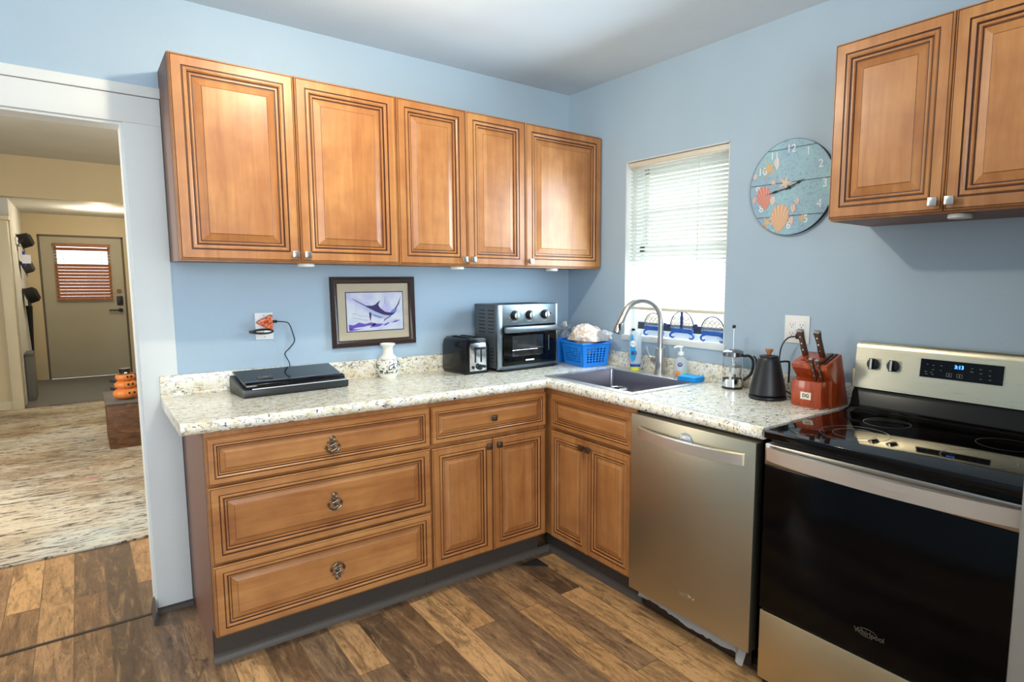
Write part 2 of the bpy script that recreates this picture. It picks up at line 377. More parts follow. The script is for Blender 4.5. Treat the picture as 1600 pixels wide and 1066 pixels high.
# front door with a small window
d = thing('door_1', 'grey-beige front door with a small blind-covered window', 'door', (-2.29, 7.87, 0)); d['kind'] = 'structure'
DOORM = painted('front_door_paint', (172, 164, 140), 0.5, 0.1)
m = MB(); m.box(-0.43, 0.43, 0, 0.045, 0.014, 1.10); m.box(-0.43, 0.43, 0, 0.045, 1.82, 1.93); m.box(-0.43, -0.27, 0, 0.045, 1.10, 1.82); m.box(0.27, 0.43, 0, 0.045, 1.10, 1.82)
m.build('door_slab', DOORM, d)
m = MB(); m.box(-0.27, 0.27, 0.018, 0.026, 1.10, 1.82); m.build('door_pane', WINGLASS, d)
m = MB()
for s in (-1, 1): m.box(s*0.446-0.014, s*0.446+0.014, -0.01, 0.06, 0, 1.945)
m.box(-0.46, 0.46, -0.01, 0.06, 1.929, 1.958); m.build('door_frame', mat('door_frame_dark', (96, 84, 66), 0.6), d)
m = MB(); m.box(0.335, 0.405, -0.025, 0, 1.0, 1.13, 0.01); m.cyl((0.37, 0.0, 0.93), (0.37, -0.045, 0.93), 0.028); m.box(0.24, 0.385, -0.055, -0.038, 0.92, 0.942, 0.006)
m.build('door_handle', BLACKM, d)
m = MB(); m.cyl((0.37, 0.0, 1.2), (0.37, -0.02, 1.2), 0.028); m.build('deadbolt', mat('aged_brass', (120, 92, 60), 0.4, 1.0), d)
BL = mat('brown_wood_blind', (150, 92, 48), 0.5)
t = thing('wood_blind', 'brown wooden slat blind on the front door window, top slats open', 'blind', (-2.29, 7.87, 1.08))
m = MB(); m.box(-0.30, 0.30, -0.05, -0.005, 0.72, 0.765); m.build('headrail', BL, t)
m = MB()
for k in range(16):
    z = 0.03+k*0.044
    a = 0.12 if 11 <= k <= 14 else 0.95
    m.box(-0.295, 0.295, -0.024, 0.024, -0.0015, 0.0015, M=Matrix.Translation((0, -0.028, z)) @ Matrix.Rotation(a, 4, 'X'))
m.build('slats', BL, t)
MB().box(-0.295, 0.295, -0.045, -0.01, -0.005, 0.016).build('bottom_rail', BL, t)
cordm = mat('blind_cord', (190, 150, 110), 0.7)
for x in (-0.2, 0.2): MB().box(x-0.002, x+0.002, -0.054, -0.052, 0.0, 0.74).build('ladder_cord', cordm, t)

# window over the sink
wn = thing('window_1', 'white double-hung window over the sink', 'window', (0, (WY0+WY1)/2, WZ0)); wn['kind'] = 'structure'
HW = (WY1-WY0)/2; HH = WZ1-WZ0
M_ = frame((0, 0, 0), (0, -1, 0), (0, 0, 1))      # x right, y up, z into the room
m = MB(M_)
for s in (-1, 1): m.box(s*HW-(0.03 if s > 0 else 0), s*HW+(0.03 if s < 0 else 0), 0, HH, -0.13, -0.055)
m.box(-HW, HW, HH-0.03, HH, -0.13, -0.055); m.box(-HW, HW, 0.0, 0.03, -0.13, -0.055)
for s in (-1, 1): m.box(s*HW-(0.004 if s > 0 else 0), s*HW+(0.004 if s < 0 else 0), 0, HH, -0.055, 0.002)
m.box(-HW, HW, HH-0.004, HH, -0.055, 0.002)
m.build('window_frame', WHITE_TRIM, wn)
m = MB(M_)
for (a, b_, zz) in ((0.464, HH-0.03, -0.115), (0.03, 0.489, -0.085)):
    m.box(-HW+0.03, -HW+0.065, a, b_, zz-0.02, zz); m.box(HW-0.065, HW-0.03, a, b_, zz-0.02, zz)
    m.box(-HW+0.03, HW-0.03, a, a+0.038, zz-0.02, zz); m.box(-HW+0.03, HW-0.03, b_-0.035, b_, zz-0.02, zz)
m.box(-HW+0.05, HW-0.05, 0.675, 0.698, -0.13, -0.118)
m.build('window_sash', WHITE_TRIM, wn)
m = MB(M_); m.box(-HW+0.06, HW-0.06, 0.495, HH-0.06, -0.128, -0.124); m.box(-HW+0.06, HW-0.06, 0.06, 0.465, -0.098, -0.094); m.build('pane', WINGLASS, wn)
m = MB(M_); m.box(-HW-0.012, HW+0.012, -0.03, 0.001, -0.055, 0.012, 0.003); m.build('window_sill', WHITE_TRIM, wn)
m = MB(M_); m.box(-HW+0.031, HW-0.031, 0.031, 0.069, -0.0845, -0.078); m.build('screen_rail', mat('dark_bronze', (44, 46, 54), 0.5), wn)

bl = thing('mini_blind', 'white mini blind lowered over the sink window', 'blind', (0, (WY0+WY1)/2, WZ0))
m = MB(M_); m.box(-HW+0.012, HW-0.012, HH-0.032, HH-0.006, -0.040, -0.012, 0.002); m.build('headrail', mat('blind_headrail', (214, 206, 188), 0.5), bl)
m = MB(M_)
n = 37; z0 = 0.166; z1 = HH-0.045
for k in range(n):
    z = z0+(z1-z0)*k/(n-1)
    m.box(-HW+0.016, HW-0.016, -0.0125, 0.0125, -0.0005, 0.0005, M=Matrix.Translation((0, z, -0.026)) @ Matrix.Rotation(math.radians(68), 4, 'X'))
m.build('slats', SLAT, bl)
m = MB(M_); m.box(-HW+0.016, HW-0.016, 0.142, 0.158, -0.040, -0.012, 0.003); m.build('bottom_rail', mat('blind_bottom_rail', (214, 206, 184), 0.5), bl)
cordm = mat('blind_cord_white', (206, 206, 192), 0.7)
for x in (-0.20, 0.155): MB(M_).tube([(x, 0.144, -0.0125), (x, 0.6, -0.0125), (x, HH-0.02, -0.0125)], 0.0012, 6, smooth=0).build('ladder_cord', cordm, bl)
# neighbour's house outside
o = thing('house', 'tan stucco house seen through the bottom of the sink window', 'house', (5.0, 4.3, -0.8))
MB().box(-0.2, 3, -0.35, 4, 0, 4).build('outer_wall', painted('tan_stucco', (222, 204, 168), 0.8), o)
MB().box(-0.24, -0.2, -0.16, 0.18, 1.62, 2.0).build('window', mat('dark_window', (40, 46, 56), 0.2), o)

# ---------------------------------------------------------------- cabinets
PROF = [(0.0, 0.005, 0), (0.004, 0.0, 0), (0.0055, 0.0, 0), (0.007, 0.0016, 1), (0.0085, 0.0, 1), (0.043, 0.0, 0), (0.0445, 0.0034, 1), (0.048, 0.0034, 1), (0.051, -0.0012, 0), (0.058, -0.0020, 0),
        (0.064, 0.0020, 0), (0.067, 0.0064, 1), (0.070, 0.0066, 1), (0.073, 0.0030, 0), (0.078, 0.0030, 0), (0.080, 0.0120, 0), (0.0845, 0.0125, 1), (0.114, 0.0035, 0), (0.1155, 0.0030, 1), (0.117, 0.0020, 0)]
def panel(w, h, th=0.02, k=None):
    k = k or max(0.48, min(0.86, min(w, h)/0.42))
    b = bmesh.new(); rings = []
    for ins, y, mi in PROF:
        i = ins*k; y = y*max(k, 0.75)
        rings.append([b.verts.new(q) for q in ((i, y, i), (w-i, y, i), (w-i, y, h-i), (i, y, h-i))])
    back = [b.verts.new(q) for q in ((0, th, 0), (w, th, 0), (w, th, h), (0, th, h))]
    for i in range(4): f = b.faces.new((back[i], back[(i+1) % 4], rings[0][(i+1) % 4], rings[0][i]))
    for a in range(len(rings)-1):
        for i in range(4):
            f = b.faces.new((rings[a][i], rings[a][(i+1) % 4], rings[a+1][(i+1) % 4], rings[a+1][i])); f.material_index = PROF[a+1][2]
    b.faces.new(rings[-1]); b.faces.new(back[::-1])
    bmesh.ops.recalc_face_normals(b, faces=b.faces[:])
    mb = MB(); me = bpy.data.meshes.new('t'); b.to_mesh(me); b.free(); mb.bm.from_mesh(me); bpy.data.meshes.remove(me)
    return mb
def front(name, w, h, parent, x, z, horiz=False):
    return panel(w, h).build(name, [WOODH if horiz else WOOD, GLAZE], parent, (x, 0, z), ang=20)
def square_knob(parent, x, z, m=None):
    k = MB(); k.cyl((0, 0, 0), (0, -0.014, 0), 0.006, n=12); k.box(-0.0135, 0.0135, -0.024, -0.014, -0.0135, 0.0135, 0.002)
    return k.build('knob', m or NICKEL, parent, (x, 0.0, z))
def anchor_knob(parent, x, z, flip=False):
    k = MB(Matrix.Rotation(math.pi, 4, 'Y') if flip else None)
    k.cyl((0, 0.005, 0), (0, -0.016, 0), 0.006, n=12)
    k.tube([(0, -0.018, 0.022), (0, -0.018, -0.028)], 0.0034, 8, smooth=0)
    k.tube([(0.008*math.cos(a), -0.018, 0.028+0.008*math.sin(a)) for a in [i*math.pi/4 for i in range(8)]], 0.0026, 8, closed=True, smooth=3)
    k.tube([(-0.017, -0.018, 0.013), (0.017, -0.018, 0.013)], 0.003, 8, smooth=0)
    k.ell((-0.018, -0.018, 0.013), (0.004,)*3, n=10); k.ell((0.018, -0.018, 0.013), (0.004,)*3, n=10)
    k.tube([(-0.024, -0.018, -0.006), (-0.020, -0.019, -0.020), (0, -0.020, -0.030), (0.020, -0.019, -0.020), (0.024, -0.018, -0.006)], 0.0036, 8)
    for s in (-1, 1): k.prism([(s*0.030, -0.010), (s*0.024, 0.004), (s*0.017, -0.008)], 0.015, 0.021, M=FRONT)
    k.tube([(-0.012, -0.020, 0.018), (0.010, -0.024, 0.010), (-0.012, -0.023, -0.002), (0.012, -0.024, -0.010), (-0.008, -0.022, -0.022)], 0.0023, 8)
    return k.build('anchor_pull', PEWTER, parent, (x, 0, z), label='ornate pewter anchor pull' if not flip else 'pewter anchor pull hanging upside down')
def carcass(root, w, depth, z0, z1, toe=False, left_side=False, low_top=None):
    m = MB()
    t = 0.016
    m.box(0, t, 0.03, depth, z0, z1); m.box(w-t, w, 0.03, depth, z0, z1); m.box(t, w-t, depth-0.008, depth, z0, z1)
    m.box(t, w-t, 0.03, depth-0.008, z0, z0+t); 
    if not low_top: m.box(t, w-t, 0.03, depth-0.008, z1-t, z1)
    if toe and left_side: m.box(0, t, 0.085, depth, 0, z0)
    m.build('cabinet_box', SIDEWOOD, root)
    f = MB(); s = 0.035
    f.box(0, s, 0.0205, 0.0385, z0, z1); f.box(w-s, w, 0.0205, 0.0385, z0, z1); f.box(s, w-s, 0.0205, 0.0385, z1-s, z1); f.box(s, w-s, 0.0205, 0.0385, z0, z0+s); f.box(s, w-s, 0.028, 0.034, z0+s, z1-s)
    f.build('face_frame', WOOD, root)
    if toe: MB().box(0.0 if not left_side else 0.0, w, 0.08, 0.098, 0.0, z0).build('toe_kick', TOE, root)

def upper_cabinet(label, loc, rotz, edges, z0, z1, knobs, depth=0.3147, group='wall cabinets'):
    w = edges[-1]-edges[0]; h = z1-z0
    r = thing('wall_cabinet', label, 'cabinet', (loc[0], loc[1], z0), rotz, group)
    carcass(r, w, depth, 0.0, h)
    for i in range(len(edges)-1):
        x0 = edges[i]-edges[0]+0.0015; x1 = edges[i+1]-edges[0]-0.0015
        d = front('door', x1-x0, h-0.012, r, x0, 0.006)
        kx = knobs[i]
        square_knob(d, (x1-x0-0.022) if kx > 0 else 0.022, 0.028)
    return r
A = [-2.0645, -1.6449, -1.2224, -0.8752, -0.5325, -0.008]
UF = -0.3147
upper_cabinet('wide maple wall cabinet with two raised panel doors above the picture, nearest the opening', (A[0], UF), 0, A[0:3], 1.4634, 2.209, (1, -1))
upper_cabinet('maple wall cabinet with two narrow doors above the toaster', (A[2]+0.001, UF), 0, [A[2]+0.001]+A[3:5], 1.4634, 2.209, (1, -1))
upper_cabinet('single door maple wall cabinet in the corner above the blue baskets', (A[4]+0.001, UF), 0, [A[4]+0.001, A[5]], 1.4634, 2.209, (-1,))
upper_cabinet('short two door maple wall cabinet above the range', (UF, -1.8723), RB, [0, 0.3722, 0.745], 1.6118, 2.2065, (1, -1))
PUCK = mat('puck_light_white', (236, 234, 224), 0.4)
for x, y, z, lb in ((-1.61, -0.25, 1.4634, 'white puck light under the widest wall cabinet'), (-0.90, -0.25, 1.4634, 'white puck light under the narrow double door wall cabinet'), (-0.315, -0.25, 1.4634, 'white puck light under the corner wall cabinet'), (-0.25, -2.272, 1.6118, 'white puck light under the cabinet above the range')):
    m = MB(); m.cyl((0, 0, -0.014), (0, 0, 0), 0.034, n=28, bev=0.003)
    p_ = m.build('puck_light', PUCK, loc=(x, y, z-0.0002)); tag(p_, lb, 'light', 'under-cabinet puck lights')

BF = -0.625
def base_root(label, loc, rotz): return thing('base_cabinet', label, 'cabinet', (loc[0], loc[1], 0), rotz, 'base cabinets')
r = base_root('maple base cabinet with three wide drawers and anchor pulls', (-2.0638, BF), 0)
carcass(r, 0.8276, 0.62, 0.125, 0.8735, True, True)
for (z0, z1, kz, fl) in ((0.686, 0.853, 0.766, False), (0.400, 0.676, 0.541, False), (0.131, 0.391, 0.263, True)):
    d = front('drawer_front', 0.822, z1-z0, r, 0.003, z0, True)
    anchor_knob(d, 0.413, kz-z0, fl)
r = base_root('maple base cabinet with one drawer over two doors, below the toaster oven', (-1.2352, BF), 0)
carcass(r, 0.612, 0.62, 0.125, 0.8735, True)
d = front('drawer_front', 0.604, 0.163, r, 0.004, 0.690, True); square_knob(d, 0.301, 0.081, PEWTER)
for i, x0 in enumerate((0.004, 0.308)):
    dd = front('door', 0.299, 0.537, r, x0, 0.133); square_knob(dd, 0.275 if i == 0 else 0.024, 0.508, PEWTER)
r = base_root('maple sink base cabinet with false drawer front and two doors', (BF, -0.516), RB)
carcass(r, 0.717, 0.62, 0.125, 0.8735, True, low_top=True)
d = front('drawer_front', 0.568, 0.160, r, 0.1455, 0.688, True)
for i, (x0, w_) in enumerate(((0.1455, 0.274), (0.4225, 0.290))):
    dd = front('door', w_, 0.537, r, x0, 0.133)
    square_knob(dd, w_-0.022 if i == 0 else 0.022, 0.506, PEWTER)
# toe kick corner piece keeps the run closed
# ---------------------------------------------------------------- countertop
ct = thing('countertop', 'L-shaped speckled cream laminate countertop with backsplash', 'countertop', (0, 0, ZC))
T = 0.040; D = 0.635; XL = -2.131; YR = -1.856
def edge_profile(dep):   # (depth, z): rolled front edge
    return [(0.0, 0.0), (dep-0.028, 0.0), (dep-0.020, 0.0018), (dep-0.010, 0.0006), (dep-0.004, -0.005), (dep, -0.014), (dep, -0.026), (dep-0.004, -0.035), (dep-0.010, -T), (0.0, -T)]
pr_ = [(x, z) for x, z in edge_profile(D)]
def run(prof, a0, a1, a0f, a1f, M):      # mitred prism: length a varies with depth for the inner corner
    b = bmesh.new(); n = len(prof)
    A_ = [b.verts.new((x, z, a0+(a0f-a0)*x/D)) for x, z in prof]; B_ = [b.verts.new((x, z, a1+(a1f-a1)*x/D)) for x, z in prof]
    b.faces.new(A_); b.faces.new(B_[::-1])
    for i in range(n): b.faces.new((A_[i], B_[i], B_[(i+1) % n], A_[(i+1) % n]))
    bmesh.ops.recalc_face_normals(b, faces=b.faces[:]); b.transform(M)
    if M.to_3x3().determinant() < 0: bmesh.ops.reverse_faces(b, faces=b.faces[:])
    return b
# long run: local x -> -y (depth), y -> z, z -> world x
ML = Matrix(((0, 0, 1, 0), (-1, 0, 0, 0), (0, 1, 0, 0), (0, 0, 0, 1)))
mb = MB(); mb._merge(run(pr_, XL, 0.0, XL, -D, ML)); slabA = mb
MR = Matrix(((-1, 0, 0, 0), (0, 0, -1, 0), (0, 1, 0, 0), (0, 0, 0, 1)))     # z -> -y
SK = (-0.552, -0.052, -0.548, -1.150)   # sink hole x0, x1, y0, y1
def part_run(x_from, x_to, y_from, y_to):  # flat slab piece
    mb.box(x_from, x_to, y_to, y_from, -T, 0.0)
# window-side run built around the sink hole
front_strip = [(0.552, 0.0)]+[q for q in pr_ if q[0] > 0.56]+[(0.552, -T)]
mb._merge(run(front_strip, 0.0, 1.856, D, 1.856, MR))
b = bmesh.new()
P = [(0, 0), (-0.552, -0.552), (-0.552, -0.548), (-0.052, -0.548), (-0.052, -1.15), (-0.552, -1.15), (-0.552, YR), (0, YR)]
mb.prism([(0, 0), (-0.5485, -0.548), (0, -0.548)], -T, 0)
mb.box(-0.052, 0, -1.15, -0.548, -T, 0); mb.box(-0.552, 0, YR, -1.15, -T, 0)
mb.build('counter_slab', GRANITE, ct, ang=40)
m = MB(); m.box(XL, 0.0, -0.02, -0.0002, 0.0, 0.086, 0.004); m.box(-0.02, -0.0002, YR, -0.02, 0.0, 0.086, 0.004)
m.prism([(0, 0), (-0.012, 0), (-0.004, 0.004), (0, 0.012)], XL+0.002, -0.02, M=frame((0, -0.019, 0), (0, 1, 0), (0, 0, 1)))
m.build('backsplash', GRANITE, ct, ang=40)

# ---------------------------------------------------------------- sink and faucet
sk = thing('kitchen_sink', 'drop-in stainless steel single bowl sink with a rear ledge', 'sink', (-0.302, -0.849, ZC))
SINKM = brushed('sink_steel', (150, 148, 156), 0.32)
X0, X1, Y0, Y1 = -0.268, 0.268, -0.316, 0.314
m = MB()
hx0, hx1, hy0, hy1 = -0.236, 0.165, -0.284, 0.284
m.box(X0, hx0, Y0, Y1, 0.0, 0.005, 0.0015); m.box(hx1, X1, Y0, Y1, 0.0, 0.005, 0.0015); m.box(hx0, hx1, Y0, hy0, 0.0, 0.005, 0.0015); m.box(hx0, hx1, hy1, Y1, 0.0, 0.005, 0.0015)
m.build('rim', brushed('sink_rim_steel', (224, 222, 218), 0.36), sk)
b = bmesh.new(); dz = -0.155; g = 0.028
def rr(x0, x1, y0, y1, r, z, n=6):
    out = []
    for cx, cy, a0 in ((x1-r, y1-r, 0), (x0+r, y1-r, 90), (x0+r, y0+r, 180), (x1-r, y0+r, 270)):
        for k in range(n+1):
            a = math.radians(a0+90*k/n); out.append((cx+r*math.cos(a), cy+r*math.sin(a), z))
    return out
rings = [rr(hx0, hx1, hy0, hy1, 0.02, 0.004), rr(hx0+0.002, hx1-0.002, hy0+0.002, hy1-0.002, 0.02, -0.01), rr(hx0+0.006, hx1-0.006, hy0+0.006, hy1-0.006, 0.022, dz+0.03), rr(hx0+0.03, hx1-0.03, hy0+0.03, hy1-0.03, 0.03, dz)]
V = [[b.verts.new(p) for p in R_] for R_ in rings]
for A_, B_ in zip(V, V[1:]):
    for i in range(len(A_)): b.faces.new((A_[i], A_[(i+1) % len(A_)], B_[(i+1) % len(A_)], B_[i]))
b.faces.new(V[-1])
bmesh.ops.recalc_face_normals(b, faces=b.faces[:]); bmesh.ops.reverse_faces(b, faces=b.faces[:])
m = MB(); m._merge(b); m.build('bowl', SINKM, sk)
m = MB(); m.lathe([(0.0, dz+0.002), (0.02, dz+0.002), (0.04, dz+0.004), (0.045, dz+0.001)], c=(0.0, 0.0, 0)); m.build('drain', CHROME, sk)
# metal strainer cup standing in the bowl
st = thing('sink_strainer', 'chrome slotted strainer cup standing in the sink bowl', 'strainer', (-0.345, -0.843, ZC+dz+0.001))
m = MB(); m.lathe([(0.0, 0.0), (0.030, 0.0), (0.034, 0.01), (0.036, 0.075), (0.038, 0.078)], n=32); m.build('cup', mat('dark_steel', (70, 70, 74), 0.3, 1.0), st)
m = MB(); m.tube([(0.042*math.cos(a), 0.042*math.sin(a), 0.112) for a in [i*math.pi/8 for i in range(16)]], 0.005, 8, closed=True, smooth=2)
for k in range(8):
    a = k*math.pi/4+0.2; m.box(0.036, 0.043, -0.009, 0.009, 0.07, 0.112, M=Matrix.Rotation(a, 4, 'Z'))
m.build('slotted_rim', CHROME, st)

fc = thing('faucet', 'brushed nickel gooseneck pull-down faucet with side lever', 'faucet', (-0.06, -0.848, ZC+0.005))
m = MB(); m.cyl((0, 0, 0), (0, 0, 0.006), 0.030, bev=0.002); m.cyl((0, 0, 0.006), (0, 0, 0.135), 0.0255, 0.0245, bev=0.002); m.build('faucet_body', NICKEL, fc)
dx, dy = -0.94, 0.34
top = [(0, 0, 0.13), (0, 0, 0.20)]
rad = 0.105; zc_ = 0.277
for k in range(0, 9):
    a = math.radians(155)*k/8
    top.append(((rad-rad*math.cos(a))*dx, (rad-rad*math.cos(a))*dy, zc_+rad*math.sin(a)))
a = math.radians(155); e0 = Vector(top[-1]); ed = Vector((math.sin(a)*dx, math.sin(a)*dy, math.cos(a)))
top.append(tuple(e0+ed*0.03))
m = MB(); m.tube(top, 0.0145, 16, smooth=5); m.build('gooseneck', NICKEL, fc)
m = MB(); p0 = e0+ed*0.025; p1 = e0+ed*0.112
m.cyl(p0, p0+(p1-p0)*0.35, 0.0150, 0.0170); m.cyl(p0+(p1-p0)*0.35, p1, 0.0170, 0.0215, bev=0.002); sp = m.build('spray_head', NICKEL, fc)
m = MB(); q_ = p0+(p1-p0)*0.62; m.box(-0.004, 0.004, -0.006, 0.006, -0.016, 0.016, 0.002, M=Matrix.Translation(q_+Vector((-0.011, -0.016, 0))))
m.cyl(p1, p1+(p1-p0).normalized()*0.002, 0.018); m.build('spray_button', BLACKP, sp)
m = MB(); m.cyl((0, 0, 0.072), (-0.010, 0.052, 0.074), 0.0155, 0.0135, bev=0.002); m.tube([(-0.011, 0.045, 0.076), (-0.016, 0.062, 0.09), (-0.022, 0.078, 0.135)], 0.0055, 8); m.build('lever', NICKEL, fc)

# ---------------------------------------------------------------- bottles and sponge
ds = thing('dish_soap_bottle', 'upright blue and clear dish soap bottle with dark blue cap down, left of the faucet', 'bottle', (-0.075, -0.680, ZC+0.0055), -0.78)
BLUEL = mat('soap_label_blue', (36, 158, 222), 0.35); CLEAR = mat('cloudy_clear_plastic', (226, 236, 240), 0.15, 0, Transmission_Weight=0.55, IOR=1.35)
def oval(a, b_, zs, mb, c=(0, 0), n=28, mi=0):
    return mb
def squash(mb, prof, ry, n=32, mi=0):   # lathe squashed in y
    mb.lathe(prof, n=n, mi=mi, M=Matrix.Diagonal((1, ry, 1, 1)))
m = MB(); squash(m, [(0, 0.034), (0.030, 0.034), (0.034, 0.05), (0.034, 0.085), (0.032, 0.13), (0.034, 0.17), (0.028, 0.202), (0.016, 0.212), (0, 0.214)], 0.66); m.build('bottle_body', CLEAR, ds)
m = MB(); squash(m, [(0, 0.0), (0.024, 0.0), (0.0245, 0.012)], 0.7); squash(m, [(0.0245, 0.012), (0.0255, 0.02), (0.0255, 0.02), (0, 0.02)], 0.7); m.build('base_cap', mat('yellow_green_cap', (206, 208, 60), 0.4), ds)
m = MB(); squash(m, [(0, 0.0205), (0.0275, 0.0205), (0.0285, 0.024), (0.0285, 0.038), (0, 0.038)], 0.7); m.build('collar', mat('deep_blue_plastic', (20, 74, 168), 0.35), ds)
m = MB(FRONT @ Matrix.Translation((-0.010, 0.0, 0.0225)))
leaf = [(-0.010, 0.045), (0.006, 0.055), (0.014, 0.075), (0.010, 0.12), (0.006, 0.15), (-0.004, 0.19), (-0.010, 0.198), (-0.016, 0.18), (-0.017, 0.12), (-0.016, 0.07)]
m.prism(leaf, -0.006, 0.0, M=Matrix.Rotation(-0.25, 4, 'Y')); lab = m.build('label', BLUEL, ds)
m = MB(FRONT @ Matrix.Translation((-0.012, 0.0, 0.024))); m.lathe([(0, -0.002), (0.015, -0.002), (0.015, 0.0005), (0, 0.0005)], M=Matrix.Translation((0.0, 0.145, 0)) @ Matrix.Diagonal((1, 1.15, 1, 1)))
m.build('label_oval', WHITEP, lab)
m = MB(FRONT @ Matrix.Translation((-0.012, 0.145, 0.0248))); m.text('Dawn', 0.0105, Matrix.Translation((0, 0, 0)), mi=0); m.build('label_lettering', mat('label_navy', (24, 60, 140), 0.4), lab)
m = MB(FRONT @ Matrix.Translation((-0.006, 0.095, 0.0235))); m.box(-0.014, 0.014, -0.010, 0.010, -0.003, 0.0006); m.build('label_patch', mat('label_patch_navy', (28, 52, 110), 0.4), lab)

hs = thing('hand_soap_pump', 'clear pump bottle of hand soap with orange and green print, right of the faucet', 'bottle', (-0.072, -1.000, ZC+0.0055), -0.8)
m = MB(); squash(m, [(0, 0), (0.030, 0), (0.034, 0.006), (0.035, 0.05), (0.033, 0.075), (0.026, 0.095), (0.013, 0.105), (0.0125, 0.112), (0, 0.112)], 0.72); m.build('bottle_body', CLEAR, hs)
m = MB(); m.cyl((0, 0, 0.1125), (0, 0, 0.13), 0.015, 0.0135, bev=0.002); m.cyl((0, 0, 0.13), (0, 0, 0.15), 0.005); m.ell((0, 0, 0.153), (0.011, 0.010, 0.006)); m.tube([(0, 0, 0.154), (-0.02, -0.004, 0.155), (-0.034, -0.006, 0.150)], 0.0045, 8); m.build('pump', WHITEP, hs)
m = MB(FRONT @ Matrix.Translation((0, 0, 0.0235)))
m.ell((-0.016, 0.022, 0), (0.013, 0.015, 0.003)); m.ell((-0.004, 0.012, 0.001), (0.007, 0.008, 0.002)); lab = m.build('orange_print', mat('orange_print', (236, 136, 40), 0.5), hs)
m = MB(FRONT @ Matrix.Translation((0, 0, 0.0225))); m.ell((0.020, 0.020, 0), (0.010, 0.018, 0.004)); m.build('green_print', mat('green_print', (120, 196, 140), 0.5), hs)
m = MB(FRONT @ Matrix.Translation((0, 0, 0.0255))); m.ell((-0.004, 0.068, 0), (0.012, 0.010, 0.0015)); ov = m.build('oval_label', mat('violet_label', (66, 52, 140), 0.4), hs)
m = MB(FRONT @ Matrix.Translation((0, 0, 0.0272))); m.tube([(-0.010, 0.067, 0), (-0.007, 0.071, 0), (-0.004, 0.066, 0), (-0.001, 0.071, 0), (0.003, 0.067, 0)], 0.0009, 6); m.build('label_script', WHITEP, ov)
sg = thing('sponge', 'bright blue cellulose sponge on the sink ledge', 'sponge', (-0.104, -1.095, ZC+0.0055), 0.12)
m = MB(); m.box(-0.042, 0.042, -0.052, 0.052, 0, 0.017, 0.004); m.build('sponge_block', painted('sponge_blue', (18, 142, 222), 0.9, 0.8), sg)
m = MB(); m.box(-0.041, 0.041, -0.051, 0.051, 0.0171, 0.024, 0.003); m.build('scrub_pad', painted('scrub_blue', (40, 160, 232), 0.95, 1.0), sg)

# ---------------------------------------------------------------- blue baskets with bread bags
BB = mat('blue_basket_plastic', (22, 128, 226), 0.4)
def hole_panel(mb, P, nu, nv, th, rad=0.37, stagger=True):
    """P(u,v)->Vector on the outer skin; honeycomb of round holes, th = wall thickness vector"""
    b = bmesh.new(); N = 8
    cache = {}
    def vert(p):
        k = tuple(round(c, 6) for c in p)
        if k not in cache: cache[k] = b.verts.new(p)
        return cache[k]
    for j in range(nv):
        for i in range(nu):
            u0, u1, v0, v1 = i/nu, (i+1)/nu, j/nv, (j+1)/nv
            sq = []; ho = []
            for k in range(N):
                a = 2*math.pi*k/N; c, s_ = math.cos(a), math.sin(a); mx = max(abs(c), abs(s_))
                sq.append(((u0+u1)/2+(u1-u0)/2*c/mx, (v0+v1)/2+(v1-v0)/2*s_/mx))
                ho.append(((u0+u1)/2+(u1-u0)*rad*c, (v0+v1)/2+(v1-v0)*rad*s_))
            for k in range(N):
                l = (k+1) % N
                a1, a2, h1, h2 = P(*sq[k]), P(*sq[l]), P(*ho[k]), P(*ho[l])
                b.faces.new((vert(a1), vert(a2), vert(h2), vert(h1)))
                b.faces.new((vert(h1+th), vert(h2+th), vert(a2+th), vert(a1+th)))
                b.faces.new((vert(h1), vert(h2), vert(h2+th), vert(h1+th)))
    bmesh.ops.recalc_face_normals(b, faces=b.faces[:]); mb._merge(b)
def lerp(a, b_, t): return a+(b_-a)*t
def basket(bt, hx, hy, fl, H, nx, ny, nv):
    """hx,hy half sizes at the base, fl flare"""
    c = []
    walls = MB(); 
    base = [Vector((-hx, -hy, 0)), Vector((hx, -hy, 0)), Vector((hx, hy, 0)), Vector((-hx, hy, 0))]
    topv = [Vector((-hx-fl, -hy-fl, H)), Vector((hx+fl, -hy-fl, H)), Vector((hx+fl, hy+fl, H)), Vector((-hx-fl, hy+fl, H))]
    inn = [Vector((0, 1, 0)), Vector((-1, 0, 0)), Vector((0, -1, 0)), Vector((1, 0, 0))]
    for k in range(4):
        l = (k+1) % 4
        def P0(u, v, k=k, l=l): return lerp(lerp(base[k], base[l], u), lerp(topv[k], topv[l], u), v)
        nn = (nx if k % 2 == 0 else ny)
        hole_panel(walls, lambda u, v: P0(0.13+u*0.74, 0.16+v*0.66), nn, nv, inn[k]*0.003)
        for (u0, u1, v0, v1) in ((0, 1, 0, 0.16), (0, 1, 0.82, 1), (0, 0.13, 0.16, 0.82), (0.87, 1, 0.16, 0.82)):
            q = [P0(u0, v0), P0(u1, v0), P0(u1, v1), P0(u0, v1)]; b = bmesh.new()
            A_ = [b.verts.new(p) for p in q]; B_ = [b.verts.new(p+inn[k]*0.003) for p in q]
            b.faces.new(A_); b.faces.new(B_[::-1])
            for i in range(4): b.faces.new((A_[i], B_[i], B_[(i+1) % 4], A_[(i+1) % 4]))
            bmesh.ops.recalc_face_normals(b, faces=b.faces[:]); walls._merge(b)
    walls.box(-hx, hx, -hy, hy, 0, 0.003)
    walls.build('basket_wall', BB, bt)
    r = MB(); P = [(t.x, t.y, H) for t in topv]
    for k in range(4): r.tube([P[k], P[(k+1) % 4]], 0.0055, 8, smooth=0)
    for p in P: r.ell(p, (0.0055,)*3, n=10)
    r.build('rolled_rim', BB, bt)
